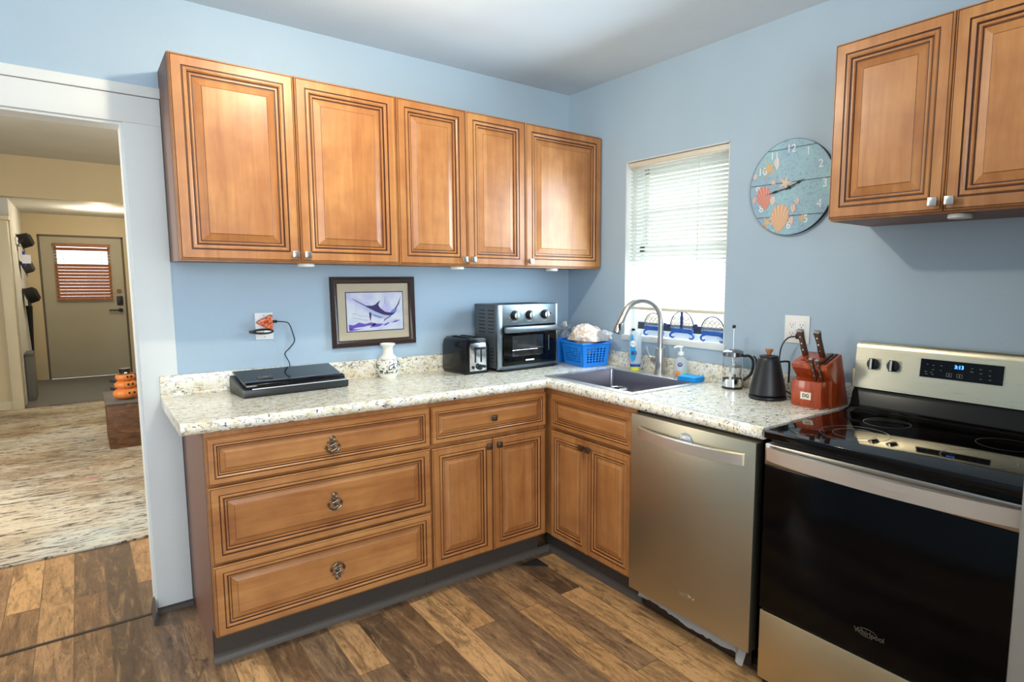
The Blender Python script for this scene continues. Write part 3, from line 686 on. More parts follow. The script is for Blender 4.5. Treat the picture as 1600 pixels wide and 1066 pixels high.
bt = thing('plastic_basket', 'bright blue perforated plastic basket holding bread bags, beside the sink', 'basket', (-0.128, -0.325, ZC+0.001), -0.10)
basket(bt, 0.080, 0.098, 0.016, 0.130, 6, 7, 6)
b2 = thing('plastic_bin', 'solid blue plastic bin behind the basket, half hidden by the toaster oven', 'bin', (-0.120, -0.092, ZC+0.001), 0)
m = MB(); b = bmesh.new()
rings = [rr(-0.075, 0.075, -0.052, 0.052, 0.02, 0.0), rr(-0.088, 0.088, -0.062, 0.062, 0.022, 0.136), rr(-0.093, 0.093, -0.066, 0.066, 0.022, 0.138), rr(-0.093, 0.093, -0.066, 0.066, 0.022, 0.145), rr(-0.086, 0.086, -0.060, 0.060, 0.02, 0.145), rr(-0.072, 0.072, -0.049, 0.049, 0.02, 0.004)]
V = [[b.verts.new(p) for p in R_] for R_ in rings]
for A_, B_ in zip(V, V[1:]):
    for i in range(len(A_)): b.faces.new((A_[i], A_[(i+1) % len(A_)], B_[(i+1) % len(A_)], B_[i]))
b.faces.new(V[0][::-1]); b.faces.new(V[-1]); bmesh.ops.recalc_face_normals(b, faces=b.faces[:])
m._merge(b); m.build('bin_shell', BB, b2)

def crumple(name, m_, c, r, seed, amp=0.16, n=56, parent=None, freq=3.2, squeeze=1.0, squeeze_z=-2):
    from mathutils import noise as mn
    b = bmesh.new(); bmesh.ops.create_icosphere(b, subdivisions=5, radius=1)
    off = Vector((seed*3.1, seed*1.7, seed*2.3))
    for v in b.verts:
        d = v.co.normalized()
        k = 1+amp*mn.noise(d*freq*0.6+off)+amp*0.7*(abs(mn.noise(d*freq*1.4+off))-0.2)+amp*0.35*mn.noise(d*freq*3.4+off)
        q = 1.0 if d.z > squeeze_z else squeeze
        v.co = Vector((c[0]+d.x*r[0]*k*q, c[1]+d.y*r[1]*k*q, c[2]+d.z*r[2]*k))
    mb = MB(); mb._merge(b); return mb.build(name, m_, parent, ang=70)
def bagmat(name, col, alpha=0.35):
    m = mat(name, col, 0.22); t = NT(m); m.node_tree.nodes['Principled BSDF'].inputs['Transmission Weight'].default_value = alpha
    return m
def breadbag():
    m = mat('printed_bread_bag', (232, 224, 214), 0.28); t = NT(m); n = t.noise(t.coord((1, 1, 1), rnd=False), 13, 3, 0.5, 0.4)
    t.col(t.ramp(n, [(0.40, rgb(236, 234, 232)), (0.47, rgb(226, 208, 190)), (0.53, rgb(214, 180, 146)), (0.60, rgb(236, 230, 226)), (0.66, rgb(230, 160, 60)), (0.71, rgb(238, 232, 230))])); return m
bg1 = thing('bread_bag', 'white and tan printed bread bag heaped on top of the blue basket', 'bag', (-0.128, -0.325, ZC+0.008), -0.10)
crumple('bag_body', breadbag(), (-0.004, -0.004, 0.138), (0.090, 0.118, 0.092), 2, 0.18, parent=bg1, squeeze=0.66, squeeze_z=-0.02)
crumple('bag_tail', bagmat('thin_clear_bag', (236, 238, 240), 0.55), (0.030, -0.140, 0.170), (0.036, 0.060, 0.030), 5, 0.28, parent=bg1)
bg2 = thing('tied_plastic_bag', 'clear plastic bag with a gathered tied top standing in the rear blue bin', 'bag', (-0.092, -0.092, ZC+0.006))
crumple('bag_body', bagmat('clear_crinkled_bag', (226, 232, 238), 0.6), (0, 0, 0.098), (0.044, 0.036, 0.082), 9, 0.16, parent=bg2)
m = MB(); rnd = random.Random(4)
for k in range(17):
    a = rnd.uniform(0, 6.28); L = rnd.uniform(0.04, 0.066); z0 = 0.178+rnd.uniform(-0.006, 0.006)
    m.prism([(-0.003, 0), (0.003, 0), (0.010, L*0.6), (0.004, L), (-0.009, L*0.8)], 0, 0.0006, M=Matrix.Translation((0, 0, z0)) @ Matrix.Rotation(a, 4, 'Z') @ Matrix.Rotation(rnd.uniform(0.2, 1.35), 4, 'X'))
m.build('gathered_top', bagmat('clear_bag_top', (240, 242, 244), 0.1), bg2)

# ---------------------------------------------------------------- dishwasher
dw = thing('dishwasher', 'stainless steel dishwasher with a bowed handle between sink cabinet and range', 'dishwasher', (-0.64, -1.2375, 0), RB)
W_ = 0.602
MB().box(0.006, W_-0.006, 0.045, 0.60, 0.10, 0.866).build('tub_body', BLACKP, dw)
m = MB(); m.box(0, W_, 0, 0.044, 0.108, 0.859, 0.003); pnl = m.build('door_panel', STEELV, dw)
def bowed_bar(mb, x0, x1, z0, z1, out, th, n=24, y0=0.0, seg_flat=0.0):
    b = bmesh.new(); rows = []
    for i in range(n+1):
        t = i/n; x = x0+(x1-x0)*t
        y = y0-out*(1-(2*t-1)**2)**0.85 - th*0.2
        rows.append([b.verts.new(q) for q in ((x, y, z0), (x, y-th, z0+0.003), (x, y-th, z1-0.003), (x, y, z1))])
    for A_, B_ in zip(rows, rows[1:]):
        for k in range(4): b.faces.new((A_[k], B_[k], B_[(k+1) % 4], A_[(k+1) % 4]))
    b.faces.new(rows[0]); b.faces.new(rows[-1][::-1]); bmesh.ops.recalc_face_normals(b, faces=b.faces[:]); mb._merge(b)
HANDLE = brushed('handle_stainless', (222, 214, 202), 0.42, (1, 60, 60))
m = MB(); bowed_bar(m, 0.050, 0.560, 0.772, 0.816, 0.042, 0.012); m.build('handle', HANDLE, pnl)
m = MB(); m.box(0.05, W_-0.02, 0.05, 0.07, 0.03, 0.10); m.build('toe_panel', BLACKP, dw)
m = MB(); m.text('Whirlpool', 0.019, frame((0.318, -0.0006, 0.198), (1, 0, 0), (0, 0, 1)), 0.0006); m.tube([(0.318+0.022*math.cos(a), -0.0008, 0.200+0.009*math.sin(a)) for a in [i*math.pi/6 for i in range(12)]], 0.0005, 6, closed=True, smooth=2); m.build('badge', mat('badge_silver', (214, 206, 194), 0.25, 1.0), pnl)
mg = thing('dish_magnet', 'round grey magnet reading DIRTY on the dishwasher door', 'magnet', (-0.6405, -1.533, 0.802), RB)
m = MB(FRONT); m.cyl((0, 0, 0), (0, 0, 0.003), 0.033, n=40, bev=0.0008); m.build('magnet_disc', mat('magnet_grey', (156, 164, 168), 0.5), mg)
m = MB(FRONT); m.text('DIRTY', 0.017, Matrix.Translation((0.0, 0.014, 0.0036)), 0.0005, bold=0.0008); m.build('lettering', mat('magnet_white', (250, 250, 250), 0.5), mg)
rnd = random.Random(7)
ins = MB(); b = bmesh.new(); n = 34; rows = []
for i in range(n+1):
    t = i/n; y = -1.262-0.545*t
    rows.append([b.verts.new((-0.607+0.006*math.sin(9*t)+rnd.uniform(-.003, .003)-(0.02 if t > .93 else 0), y, 0.062+0.008*math.sin(5*t+1)+rnd.uniform(-.003, .003)-(0.022 if t > .93 else 0))), b.verts.new((-0.601+rnd.uniform(-.002, .002), y, 0.088)), b.verts.new((-0.596, y, 0.106))])
for A_, B_ in zip(rows, rows[1:]):
    for k in range(2): b.faces.new((A_[k], B_[k], B_[k+1], A_[k+1]))
g_ = bmesh.ops.solidify(b, geom=b.faces[:], thickness=0.003); bmesh.ops.recalc_face_normals(b, faces=b.faces[:])
ins._merge(b); o = ins.build('insulation_strip', mat('crinkled_white_wrap', (206, 202, 196), 0.5), ang=20); tag(o, 'crinkled white insulation strip hanging out under the dishwasher', 'strip')

# ---------------------------------------------------------------- range
rg = thing('range', 'stainless and black glass freestanding electric range', 'stove', (-0.66, -1.8845, 0), RB)
W_ = 0.757
MB().box(0.002, W_-0.002, 0.04, 0.62, 0.02, 0.893).build('range_body', BLACKP, rg)
m = MB(); m.box(0, W_, -0.006, 0.56, 0.893, 0.919, 0.004, 3); ck = m.build('cooktop', BLACKG, rg)
RING = mat('burner_print', (74, 76, 74), 0.3)
for (x, y, r0) in ((0.205, 0.185, 0.105), (0.555, 0.185, 0.092), (0.205, 0.415, 0.075), (0.555, 0.415, 0.078)):
    m = MB()
    for rr_ in ((r0, r0*0.62) if r0 > 0.1 else (r0,)): m.lathe([(rr_-0.0022, 0), (rr_, 0.0003), (rr_+0.0002, 0)], n=64)
    m.build('burner_ring', RING, ck, (x, y, 0.9192))
m = MB(); m.prism([(0.50, 0.919), (0.56, 0.919), (0.64, 0.919), (0.64, 1.0), (0.588, 1.0), (0.575, 0.985), (0.560, 0.94), (0.545, 0.926)], 0.0, W_, M=frame((0, 0, 0), (0, 1, 0), (0, 0, 1))); m.build('back_riser', BLACKG, rg)
SL = 0.018/0.17
BGM = brushed('backguard_stainless', (206, 198, 172), 0.30)
m = MB(); m.prism([(0.582, 1.0), (0.598, 1.150), (0.602, 1.164), (0.610, 1.172), (0.622, 1.174), (0.64, 1.172), (0.64, 1.0)], -0.004, W_+0.004, M=frame((0, 0, 0), (0, 1, 0), (0, 0, 1))); m.box(-0.012, -0.004, 0.584, 0.64, 1.0, 1.07, 0.001)
def bgf(x, z): return frame((x, 0.582+(z-1.0)*0.1067, z), (1, 0, 0), (0, 0.1061, 0.9944))
for x in (0.066, 0.139):
    for k in range(6): m.box(-0.0006, 0.0006, 0.027, 0.030, -0.0002, 0.0004, mi=1, M=bgf(x, 1.094) @ Matrix.Rotation(math.radians(60+k*60), 4, 'Z'))
bgd = m.build('backguard', [BGM, mat('dial_mark_grey', (90, 86, 74), 0.5)], rg, ang=30)
m = MB(bgf(0.359, 1.100)); m.box(-0.127, 0.127, -0.032, 0.032, -0.001, 0.0012); PANELM = m
m = PANELM
for (x, y, w2) in ((-0.105, 0.014, 6), (-0.085, 0.012, 6), (-0.060, 0.013, 6), (-0.085, -0.003, 7), (-0.06, -0.003, 5), (-0.108, -0.012, 8), (-0.09, -0.013, 8), (-0.105, -0.02, 8), (-0.085, -0.02, 7), (0.035, 0.014, 5), (0.035, 0.003, 10), (0.06, 0.014, 7), (0.062, 0.0, 7), (0.088, 0.013, 6), (0.088, -0.004, 7), (0.063, -0.018, 6), (0.09, -0.018, 7)):
    m.box(x-w2*0.0005, x+w2*0.0005, y-0.0008, y+0.0008, 0.0012, 0.0016, mi=1)
for x in (-0.033, 0.0):
    m.box(x-0.008, x+0.008, -0.0105, -0.0095, 0.0012, 0.0016, mi=1); m.box(x-0.008, x+0.008, -0.0225, -0.0215, 0.0012, 0.0016, mi=1); m.box(x-0.0085, x-0.0075, -0.022, -0.010, 0.0012, 0.0016, mi=1); m.box(x+0.0075, x+0.0085, -0.022, -0.010, 0.0012, 0.0016, mi=1); m.box(x-0.0015, x+0.0015, -0.019, -0.013, 0.0012, 0.0016, mi=1)
disp = m.build('display_panel', [BLACKG, mat('key_grey', (130, 132, 132), 0.5)], bgd)
m = MB(bgf(0.359, 1.100))
m.box(-0.1295, 0.1295, -0.0345, -0.0325, 0, 0.0016); m.box(-0.1295, 0.1295, 0.0325, 0.0345, 0, 0.0016); m.box(0.1275, 0.1295, -0.0325, 0.0325, 0, 0.0016); m.box(-0.1295, -0.1275, -0.0325, 0.0325, 0, 0.0016)
m.build('display_bezel', mat('bezel_silver', (200, 196, 180), 0.3, 1.0), disp)
E_ = mat('blue_digits', (30, 90, 255), 0.4); b_ = E_.node_tree.nodes['Principled BSDF']; b_.inputs['Emission Color'].default_value = (0.05, 0.25, 1, 1); b_.inputs['Emission Strength'].default_value = 4.0
m = MB(bgf(0.359, 1.100)); m.text('3:13', 0.017, Matrix.Translation((-0.004, 0.013, 0.0018)), 0.0004, bold=0.0004); m.build('clock_digits', E_, disp)
for x in (0.066, 0.139):
    kn = MB(bgf(x, 1.094)); kn.cyl((0, 0, 0), (0, 0, 0.016), 0.0215, 0.0195, n=32, bev=0.002); kn.box(-0.0065, 0.0065, -0.021, 0.021, 0.014, 0.029, 0.002)
    k_ = kn.build('burner_knob', BLACKM, bgd)
    m = MB(bgf(x, 1.094)); m.box(-0.001, 0.0062, -0.019, 0.019, 0.0285, 0.0300); m.build('knob_face', NICKEL, k_)
# oven door
m = MB(); m.box(0.004, W_-0.004, 0.0, 0.038, 0.312, 0.805, 0.003); od = m.build('oven_door', mat('oven_black_glass', (5, 5, 6), 0.12, Specular_IOR_Level=0.13), rg)
m = MB(); m.box(0.004, W_-0.004, -0.002, 0.038, 0.806, 0.876, 0.003); tr_ = m.build('door_top_trim', STEEL, od)
m = MB(); bowed_bar(m, 0.020, W_-0.020, 0.822, 0.872, 0.040, 0.012, y0=-0.002); m.build('handle', HANDLE, tr_)
m = MB(); m.text('Whirlpool', 0.021, frame((0.372, -0.0006, 0.386), (1, 0, 0), (0, 0, 1)), 0.0005, bold=0.0003); m.tube([(0.366+0.030*math.cos(a), -0.0006, 0.388+0.012*math.sin(a)) for a in [i*math.pi/6 for i in range(11)]], 0.0006, 6, smooth=3); m.build('badge', mat('badge_grey', (150, 148, 142), 0.3, 1.0), od)
MB().box(0.004, W_-0.004, 0.004, 0.038, 0.06, 0.302, 0.003).build('storage_drawer', brushed('drawer_stainless', (204, 192, 158), 0.38, (60, 60, 1)), rg)
for x in (0.03, W_-0.03):
    for y in (0.08, 0.58): m = MB(); m.cyl((x, y, 0), (x, y, 0.02), 0.018); m.build('levelling_foot', DARKRUB, rg)

fr = thing('refrigerator', 'grey refrigerator whose front edge shows right of the range', 'refrigerator', (-0.89, -2.6475, 0), RB)
FRM = mat('fridge_grey', (132, 128, 120), 0.4, 0.3)
MB().box(0.0, 0.78, 0.06, 0.82, 0.03, 1.72, 0.006).build('fridge_body', FRM, fr)
m = MB(); m.box(0.0, 0.78, 0.0, 0.056, 0.06, 1.14, 0.008); fd = m.build('door', FRM, fr)
m = MB(); m.tube([(0.72, -0.002, 0.6), (0.72, -0.045, 0.62), (0.72, -0.045, 1.06), (0.72, -0.002, 1.08)], 0.011, 10); m.build('handle', NICKEL, fd)
m = MB(); m.box(0.0, 0.78, 0.0, 0.056, 1.15, 1.72, 0.008); fd = m.build('freezer_door', FRM, fr)
m = MB(); m.tube([(0.72, -0.002, 1.2), (0.72, -0.045, 1.22), (0.72, -0.045, 1.52), (0.72, -0.002, 1.54)], 0.011, 10); m.build('handle', NICKEL, fd)
MB().box(0.02, 0.76, 0.05, 0.80, 0.0, 0.03).build('base_grille', BLACKP, fr)

# ---------------------------------------------------------------- counter appliances
vs = thing('vacuum_sealer', 'long low black vacuum sealer with glossy sloped lid and silver strip', 'appliance', (-1.872, -0.272, ZC+0.0005), 0.09)
m = MB(); m.prism([(0, 0.006), (0.012, 0), (0.20, 0), (0.205, 0.006), (0.205, 0.055), (0.195, 0.074), (0.04, 0.036), (0.0, 0.034)], 0.0, 0.43, M=frame((0, 0, 0), (0, 1, 0), (0, 0, 1)), bev=0.004); m.build('base_body', mat('charcoal_plastic', (34, 38, 40), 0.38), vs)
m = MB(); m.prism([(0.012, 0.040), (0.045, 0.043), (0.192, 0.079), (0.202, 0.081), (0.204, 0.088), (0.190, 0.090), (0.055, 0.060), (0.030, 0.060), (0.014, 0.052)], 0.012, 0.418, M=frame((0, 0, 0), (0, 1, 0), (0, 0, 1)), bev=0.002)
lid = m.build('lid', mat('gloss_black_lid', (8, 10, 14), 0.06), vs)
m = MB(); m.box(0.03, 0.425, -0.0016, 0.002, 0.0335, 0.0375, 0.0008); m.build('silver_strip', mat('silver_strip', (214, 216, 218), 0.35, 0.3), vs)
m = MB(); m.box(-0.03, 0.03, -0.011, 0.011, 0, 0.002, 0.003, M=frame((0.105, 0.085, 0.0672), (1, 0, 0), (0, 0.962, 0.225)) @ Matrix.Diagonal((1, 1, 1, 1))); bt_ = m.build('button_panel', mat('panel_grey', (84, 84, 80), 0.25), lid)
m = MB(); m.lathe([(0, 0), (0.011, 0), (0.011, 0.0015), (0, 0.0015)], M=frame((0.108, 0.085, 0.0685), (1, 0, 0), (0, 0.962, 0.225)) @ Matrix.Diagonal((1.3, 0.8, 1, 1))); m.build('button', mat('button_bronze', (120, 112, 92), 0.3, 0.6), bt_)
m = MB(); m.box(0.4305, 0.448, 0.06, 0.09, 0.004, 0.03, 0.003); m.build('side_latch', BLACKP, vs)

va = thing('vase', 'white bulbous vase with black floral pattern under the picture', 'vase', (-1.205, -0.098, ZC+0.0005))
vm = mat('floral_ceramic', (236, 234, 222), 0.18); t = NT(vm)
co = t.coord(); n1 = t.noise(co, 34, 2, 0.5, 1.4)
vn = t.n('ShaderNodeTexVoronoi', feature='F1'); vn.inputs['Scale'].default_value = 60; t.l(co, vn.inputs['Vector'])
sep = t.n('ShaderNodeSeparateXYZ'); t.l(co, sep.inputs[0])
band = t.ramp(t.math('MULTIPLY', sep.outputs[2], 5.0), [(0.10, (0, 0, 0, 1)), (0.16, (1, 1, 1, 1)), (0.42, (1, 1, 1, 1)), (0.52, (0, 0, 0, 1))])
ln = t.ramp(n1, [(0.38, (0, 0, 0, 1)), (0.41, (1, 1, 1, 1)), (0.50, (1, 1, 1, 1)), (0.53, (0, 0, 0, 1))])
msk = t.math('MULTIPLY', ln, band); t.col(t.mix(msk, rgb(238, 235, 222), rgb(28, 30, 38)))
m = MB(); m.lathe([(0, 0), (0.037, 0), (0.039, 0.004), (0.050, 0.028), (0.0585, 0.052), (0.059, 0.070), (0.050, 0.094), (0.034, 0.108), (0.025, 0.120), (0.0235, 0.142), (0.026, 0.155), (0.034, 0.163), (0.0365, 0.167), (0.0355, 0.171), (0.031, 0.171), (0.021, 0.150), (0.020, 0.12), (0, 0.118)], n=48); m.build('vase_body', vm, va)

to = thing('toaster', 'black two-slot toaster with chrome front panel left of the toaster oven', 'toaster', (-0.805, -0.150, ZC+0.0005), 0.10)
TB = mat('toaster_black', (12, 13, 15), 0.2, Specular_IOR_Level=0.3)
m = MB(); m.prism([(-0.076, 0.012), (-0.073, 0.008), (0.073, 0.008), (0.076, 0.012), (0.074, 0.14), (0.066, 0.170), (0.048, 0.184), (0.0, 0.187), (-0.048, 0.184), (-0.066, 0.170), (-0.074, 0.14)], -0.108, 0.108, M=frame((0, 0, 0), (-1, 0, 0), (0, 0, 1)), bev=0.006); tb = m.build('shell', TB, to)
m = MB(); m.prism([(-0.052, 0.016), (0.052, 0.016), (0.053, 0.14), (0.046, 0.160), (-0.046, 0.160), (-0.053, 0.14)], 0.1075, 0.112, M=FRONT, bev=0.0015); fp = m.build('front_panel', mat('toaster_chrome', (208, 210, 214), 0.18, 1.0), to)
m = MB()
for x in (-0.022, 0.014): m.box(x, x+0.009, -0.1128, -0.112, 0.06, 0.14)
m.build('lever_slots', BLACKP, fp)
m = MB(); m.box(-0.030, 0.034, -0.135, -0.112, 0.128, 0.143, 0.005); m.build('lever', BLACKP, to)
m = MB(); m.cyl((0.004, -0.112, 0.036), (0.004, -0.126, 0.036), 0.0155, bev=0.002); m.build('browning_dial', BLACKP, fp)
for x in (-0.033, 0.038): m = MB(); m.cyl((x, -0.112, 0.036), (x, -0.117, 0.036), 0.008); m.build('button', BLACKP, fp)
m = MB()
for x in (-0.038, 0.018): m.box(x, x+0.022, -0.07, 0.075, 0.1860, 0.1885)
m.build('bread_slots', mat('slot_dark', (4, 4, 4), 0.8), tb)
m = MB(); m.box(-0.07, 0.07, -0.10, 0.10, 0, 0.009); m.build('base_plate', BLACKP, to)

ov = thing('toaster_oven', 'grey air fryer toaster oven with three knobs and dark glass door', 'oven', (-0.690, -0.283, ZC+0.0005), 0.08)
OW, OD, OH = 0.425, 0.212, 0.355
OG = mat('oven_grey_shell', (92, 98, 102), 0.38, 0.5); OS = brushed('oven_front_silver', (150, 158, 164), 0.35, (1, 60, 60))
m = MB()
m.box(0, 0.012, 0.014, OD, 0.016, OH, 0.005); m.box(OW-0.012, OW, 0.014, OD, 0.016, OH, 0.005); m.box(0.006, OW-0.006, 0.014, OD, OH-0.09, OH, 0.006); m.box(0.006, OW-0.006, OD-0.012, OD, 0.016, OH-0.05); m.box(0.006, OW-0.006, 0.014, OD, 0.016, 0.036)
for r_, (za, zb) in enumerate(((0.205, 0.32), (0.05, 0.12))):
    for k in range(7 if r_ == 0 else 5):
        z = za+(zb-za)*k/(6 if r_ == 0 else 4)
        for (ya, yb) in (((0.03, 0.085), (0.11, 0.165)) if r_ == 0 else ((0.03, 0.065),)): m.box(-0.0006, 0.001, ya, yb, z, z+0.005, mi=1)
for k in range(8): m.box(0.10+k*0.03, 0.118+k*0.03, 0.06, 0.18, OH-0.001, OH+0.0006, mi=1)
shell = m.build('shell', [OG, mat('louvre_dark', (26, 28, 30), 0.6)], ov)
m = MB(); m.box(0, 0.034, 0, 0.018, 0.012, OH-0.002, 0.004); m.box(OW-0.022, OW, 0, 0.018, 0.012, OH-0.002, 0.004); m.box(0.03, OW-0.02, 0.0, 0.02, 0.243, OH-0.002, 0.003); m.box(0.03, OW-0.02, 0.004, 0.018, 0.012, 0.026)
for x in (0.112, 0.214, 0.322):
    m.box(x-0.02, x+0.02, -0.0005, 0.001, 0.330, 0.332, mi=1); m.box(x-0.034, x-0.032, -0.0005, 0.001, 0.28, 0.29, mi=1); m.box(x-0.012, x+0.012, -0.0005, 0.001, 0.262, 0.2635, mi=1)
ff = m.build('front_frame', [OS, WHITEP], ov)
for x in (0.112, 0.214, 0.322):
    m = MB(FRONT); m.cyl((x, 0.296, 0), (x, 0.296, 0.003), 0.0265, n=32); m.cyl((x, 0.296, 0.003), (x, 0.296, 0.024), 0.0225, 0.019, n=32, bev=0.002); kb = m.build('control_knob', mat('knob_dark', (26, 28, 30), 0.35), ov)
    m = MB(FRONT); m.cyl((x, 0.296, 0.0242), (x, 0.296, 0.0255), 0.0165, n=32); m.box(x-0.003, x+0.003, 0.278, 0.314, 0.025, 0.031, 0.001); m.build('knob_cap', NICKEL, kb)
m = MB(FRONT); m.cyl((0.362, 0.300, 0), (0.362, 0.300, 0.003), 0.006); m.build('indicator_light', BLACKP, ff)
m = MB(); gx0, gx1 = 0.036, OW-0.024
m.box(gx0, gx1, -0.008, 0.004, 0.028, 0.078, 0.002); m.box(gx0, gx1, -0.008, 0.004, 0.186, 0.236, 0.002); m.box(gx0, 0.092, -0.008, 0.004, 0.078, 0.186); m.box(0.315, gx1, -0.008, 0.004, 0.078, 0.186)
dr = m.build('glass_door', BLACKG, ov)
MB().box(0.090, 0.317, -0.003, 0.000, 0.076, 0.188).build('door_window', WINGLASS, dr)
m = MB(); m.box(gx0, gx1, -0.026, -0.008, 0.205, 0.236, 0.005); m.build('door_handle', OS, dr)
m = MB(); m.box(0.18, 0.24, -0.0086, -0.008, 0.048, 0.056); m.build('maker_mark', WHITEP, dr)
m = MB(); m.tube([(0.345, -0.009, 0.095), (0.345, -0.009, 0.18)], 0.0015, 6, smooth=0); m.build('door_rod', NICKEL, dr)  # thin upright nickel rod on the door
m = MB(); m.box(0.014, OW-0.014, 0.175, 0.195, 0.04, 0.26); m.build('oven_cavity', mat('oven_lining', (150, 158, 160), 0.35, 0.8), ov)
m = MB()
for k in range(13): x = 0.05+k*0.026; m.tube([(x, 0.02, 0.105), (x, 0.18, 0.105)], 0.0016, 6, smooth=0)
for y in (0.022, 0.178): m.tube([(0.04, y, 0.105), (0.385, y, 0.105)], 0.003, 8, smooth=0)
m.build('wire_rack', CHROME, ov)
m = MB(); m.box(0.02, OW-0.02, -0.014, 0.20, 0.007, 0.013); m.build('crumb_tray', BLACKP, ov)
for x in (0.03, OW-0.03):
    for y in (0.02, 0.2): m = MB(); m.cyl((x, y, 0), (x, y, 0.016), 0.012); m.build('foot', DARKRUB, ov)

# french press, kettle, knife block
fp = thing('french_press', 'glass french press with raised plunger and black handle', 'coffee press', (-0.084, -1.322, ZC+0.0005), -1.15)
m = MB(); m.lathe([(0, 0.012), (0.040, 0.012), (0.0425, 0.016), (0.0425, 0.155), (0.0405, 0.155), (0.0405, 0.017), (0.0, 0.0145)], n=40); m.build('glass_beaker', WINGLASS, fp)
m = MB(); m.cyl((0, 0, 0), (0, 0, 0.010), 0.046, n=40, bev=0.002); m.build('base_ring', BLACKP, fp)
m = MB(); m.lathe([(0.0432, 0.010), (0.0445, 0.010), (0.0445, 0.045), (0.0432, 0.045)], n=40)
m.build('metal_cage', CHROME, fp)
for a in (-90, 0, 90, 180):
    m = MB(); m.box(0.0432, 0.0448, -0.006, 0.006, 0.044, 0.158, M=Matrix.Rotation(math.radians(a), 4, 'Z')); m.build('cage_strap', CHROME, fp)
m = MB(); m.lathe([(0, 0.178), (0.020, 0.178), (0.042, 0.172), (0.047, 0.166), (0.047, 0.148), (0.045, 0.148), (0.043, 0.146), (0.0, 0.146)], n=40); m.build('lid', mat('press_lid_steel', (150, 148, 148), 0.22, 1.0), fp)
m = MB(); m.cyl((0, 0, 0.105), (0, 0, 0.275), 0.0022, n=10); m.lathe([(0, 0.098), (0.039, 0.098), (0.0395, 0.102), (0.036, 0.106), (0, 0.106)], n=32); pl = m.build('plunger', NICKEL, fp)
m = MB(); m.ell((0, 0, 0.281), (0.0085,)*3); m.build('plunger_ball', BLACKP, pl)
m = MB(); m.cyl((0, 0, 0.0165), (0, 0, 0.022), 0.0395, n=32); m.build('coffee_grounds', mat('coffee_dark', (30, 20, 16), 0.6), fp)
m = MB(); m.tube([(0.046, 0, 0.150), (0.070, 0, 0.152), (0.088, 0, 0.135), (0.090, 0, 0.10), (0.078, 0, 0.065), (0.050, 0, 0.040)], 0.0065, 10); m.build('handle', BLACKP, fp)

kt = thing('kettle', 'matte black cone shaped electric kettle with wooden lid knob', 'kettle', (-0.162, -1.560, ZC+0.0005), -0.35)
m = MB(); m.lathe([(0, 0), (0.076, 0), (0.078, 0.004), (0.077, 0.012), (0.07, 0.015), (0, 0.015)], n=48); m.build('power_base', BLACKP, kt)
m = MB(); m.lathe([(0, 0.0155), (0.070, 0.0155), (0.074, 0.020), (0.074, 0.030), (0.069, 0.058), (0.057, 0.110), (0.0455, 0.158), (0.043, 0.168), (0.040, 0.172), (0.0, 0.174)], n=48); m.build('kettle_body', BLACKM, kt)
m = MB(); m.lathe([(0, 0.1745), (0.039, 0.1745), (0.038, 0.179), (0.02, 0.182), (0, 0.1825)], n=40); ld = m.build('lid', BLACKM, kt)
m = MB(); m.lathe([(0, 0.1826), (0.008, 0.1826), (0.009, 0.188), (0.016, 0.200), (0.017, 0.206), (0.014, 0.207), (0.0, 0.205)], n=24); m.build('wooden_knob', mat('knob_wood', (176, 112, 66), 0.5), ld)
m = MB(); m.tube([(0.044, 0.0, 0.150), (0.070, 0.0, 0.151), (0.096, 0.0, 0.150), (0.104, 0.0, 0.138), (0.104, 0.0, 0.06)], 0.0042, 10); m.build('handle', BLACKM, kt)
m = MB(); m.tube([(-0.005, 0.066, 0.045), (-0.006, 0.082, 0.055), (-0.005, 0.076, 0.11), (-0.005, 0.080, 0.15), (-0.008, 0.094, 0.165)], 0.005, 10, rr=lambda t: 1.3-0.4*t); m.build('gooseneck_spout', BLACKM, kt)

kb = thing('knife_block', 'reddish cherry wood knife block beside the range', 'knife block', (0, 0, ZC+0.0005))
CH = mat('cherry_wood', (150, 62, 30), 0.32); t = NT(CH); g = t.noise(t.coord((30, 30, 4)), 3, 4, 0.6, 0.5); t.col(t.ramp(g, [(0.3, rgb(128, 42, 14)), (0.7, rgb(182, 76, 28))])); t.b.inputs['Coat Weight'].default_value = 0.3
SLOTM = mat('slot_shadow', (30, 12, 8), 0.8)
MS = frame((0, -1.690, 0), (1, 0, 0), (0, 0, 1))   # x along depth, y up, z towards -y
m = MB(); m.prism([(-0.155, 0.0), (-0.024, 0.0), (-0.098, 0.207), (-0.206, 0.168), (-0.200, 0.150), (-0.160, 0.108)], 0.0, 0.150, M=MS, bev=0.003); body = m.build('block_body', CH, kb)
m = MB(); m.box(-0.212, -0.156, -1.826, -1.700, 0.006, 0.104, 0.0025); m.box(-0.208, -0.158, -1.822, -1.704, 0.0, 0.007); bx = m.build('front_box', CH, kb)
m = MB(wallB(-1.763, 0.046, -0.2125)); m.box(-0.022, 0.022, -0.014, 0.014, 0, 0.001); lb = m.build('maker_plate', mat('plate_cream', (226, 218, 196), 0.4), kb)
m = MB(wallB(-1.763, 0.046, -0.2136)); m.text('DG', 0.019, Matrix.Translation((0, 0, 0)), 0.0003, bold=0.0006); m.build('maker_letters', mat('letter_dark', (40, 34, 30), 0.5), lb)
MT = frame((-0.206, -1.690, 0.1685), (0, -1, 0), (-0.11*-1, 0, 0.039))   # top face: x across, y up the slope
m = MB(MT)
for (x, y, L) in ((0.020, 0.075, 0.030), (0.050, 0.050, 0.016), (0.075, 0.050, 0.016), (0.095, 0.075, 0.03), (0.035, 0.03, 0.014), (0.06, 0.02, 0.014)): m.box(x-0.010, x+0.010, y-0.0022, y+0.0022, 0, 0.0012)
m.build('knife_slots', SLOTM, body)
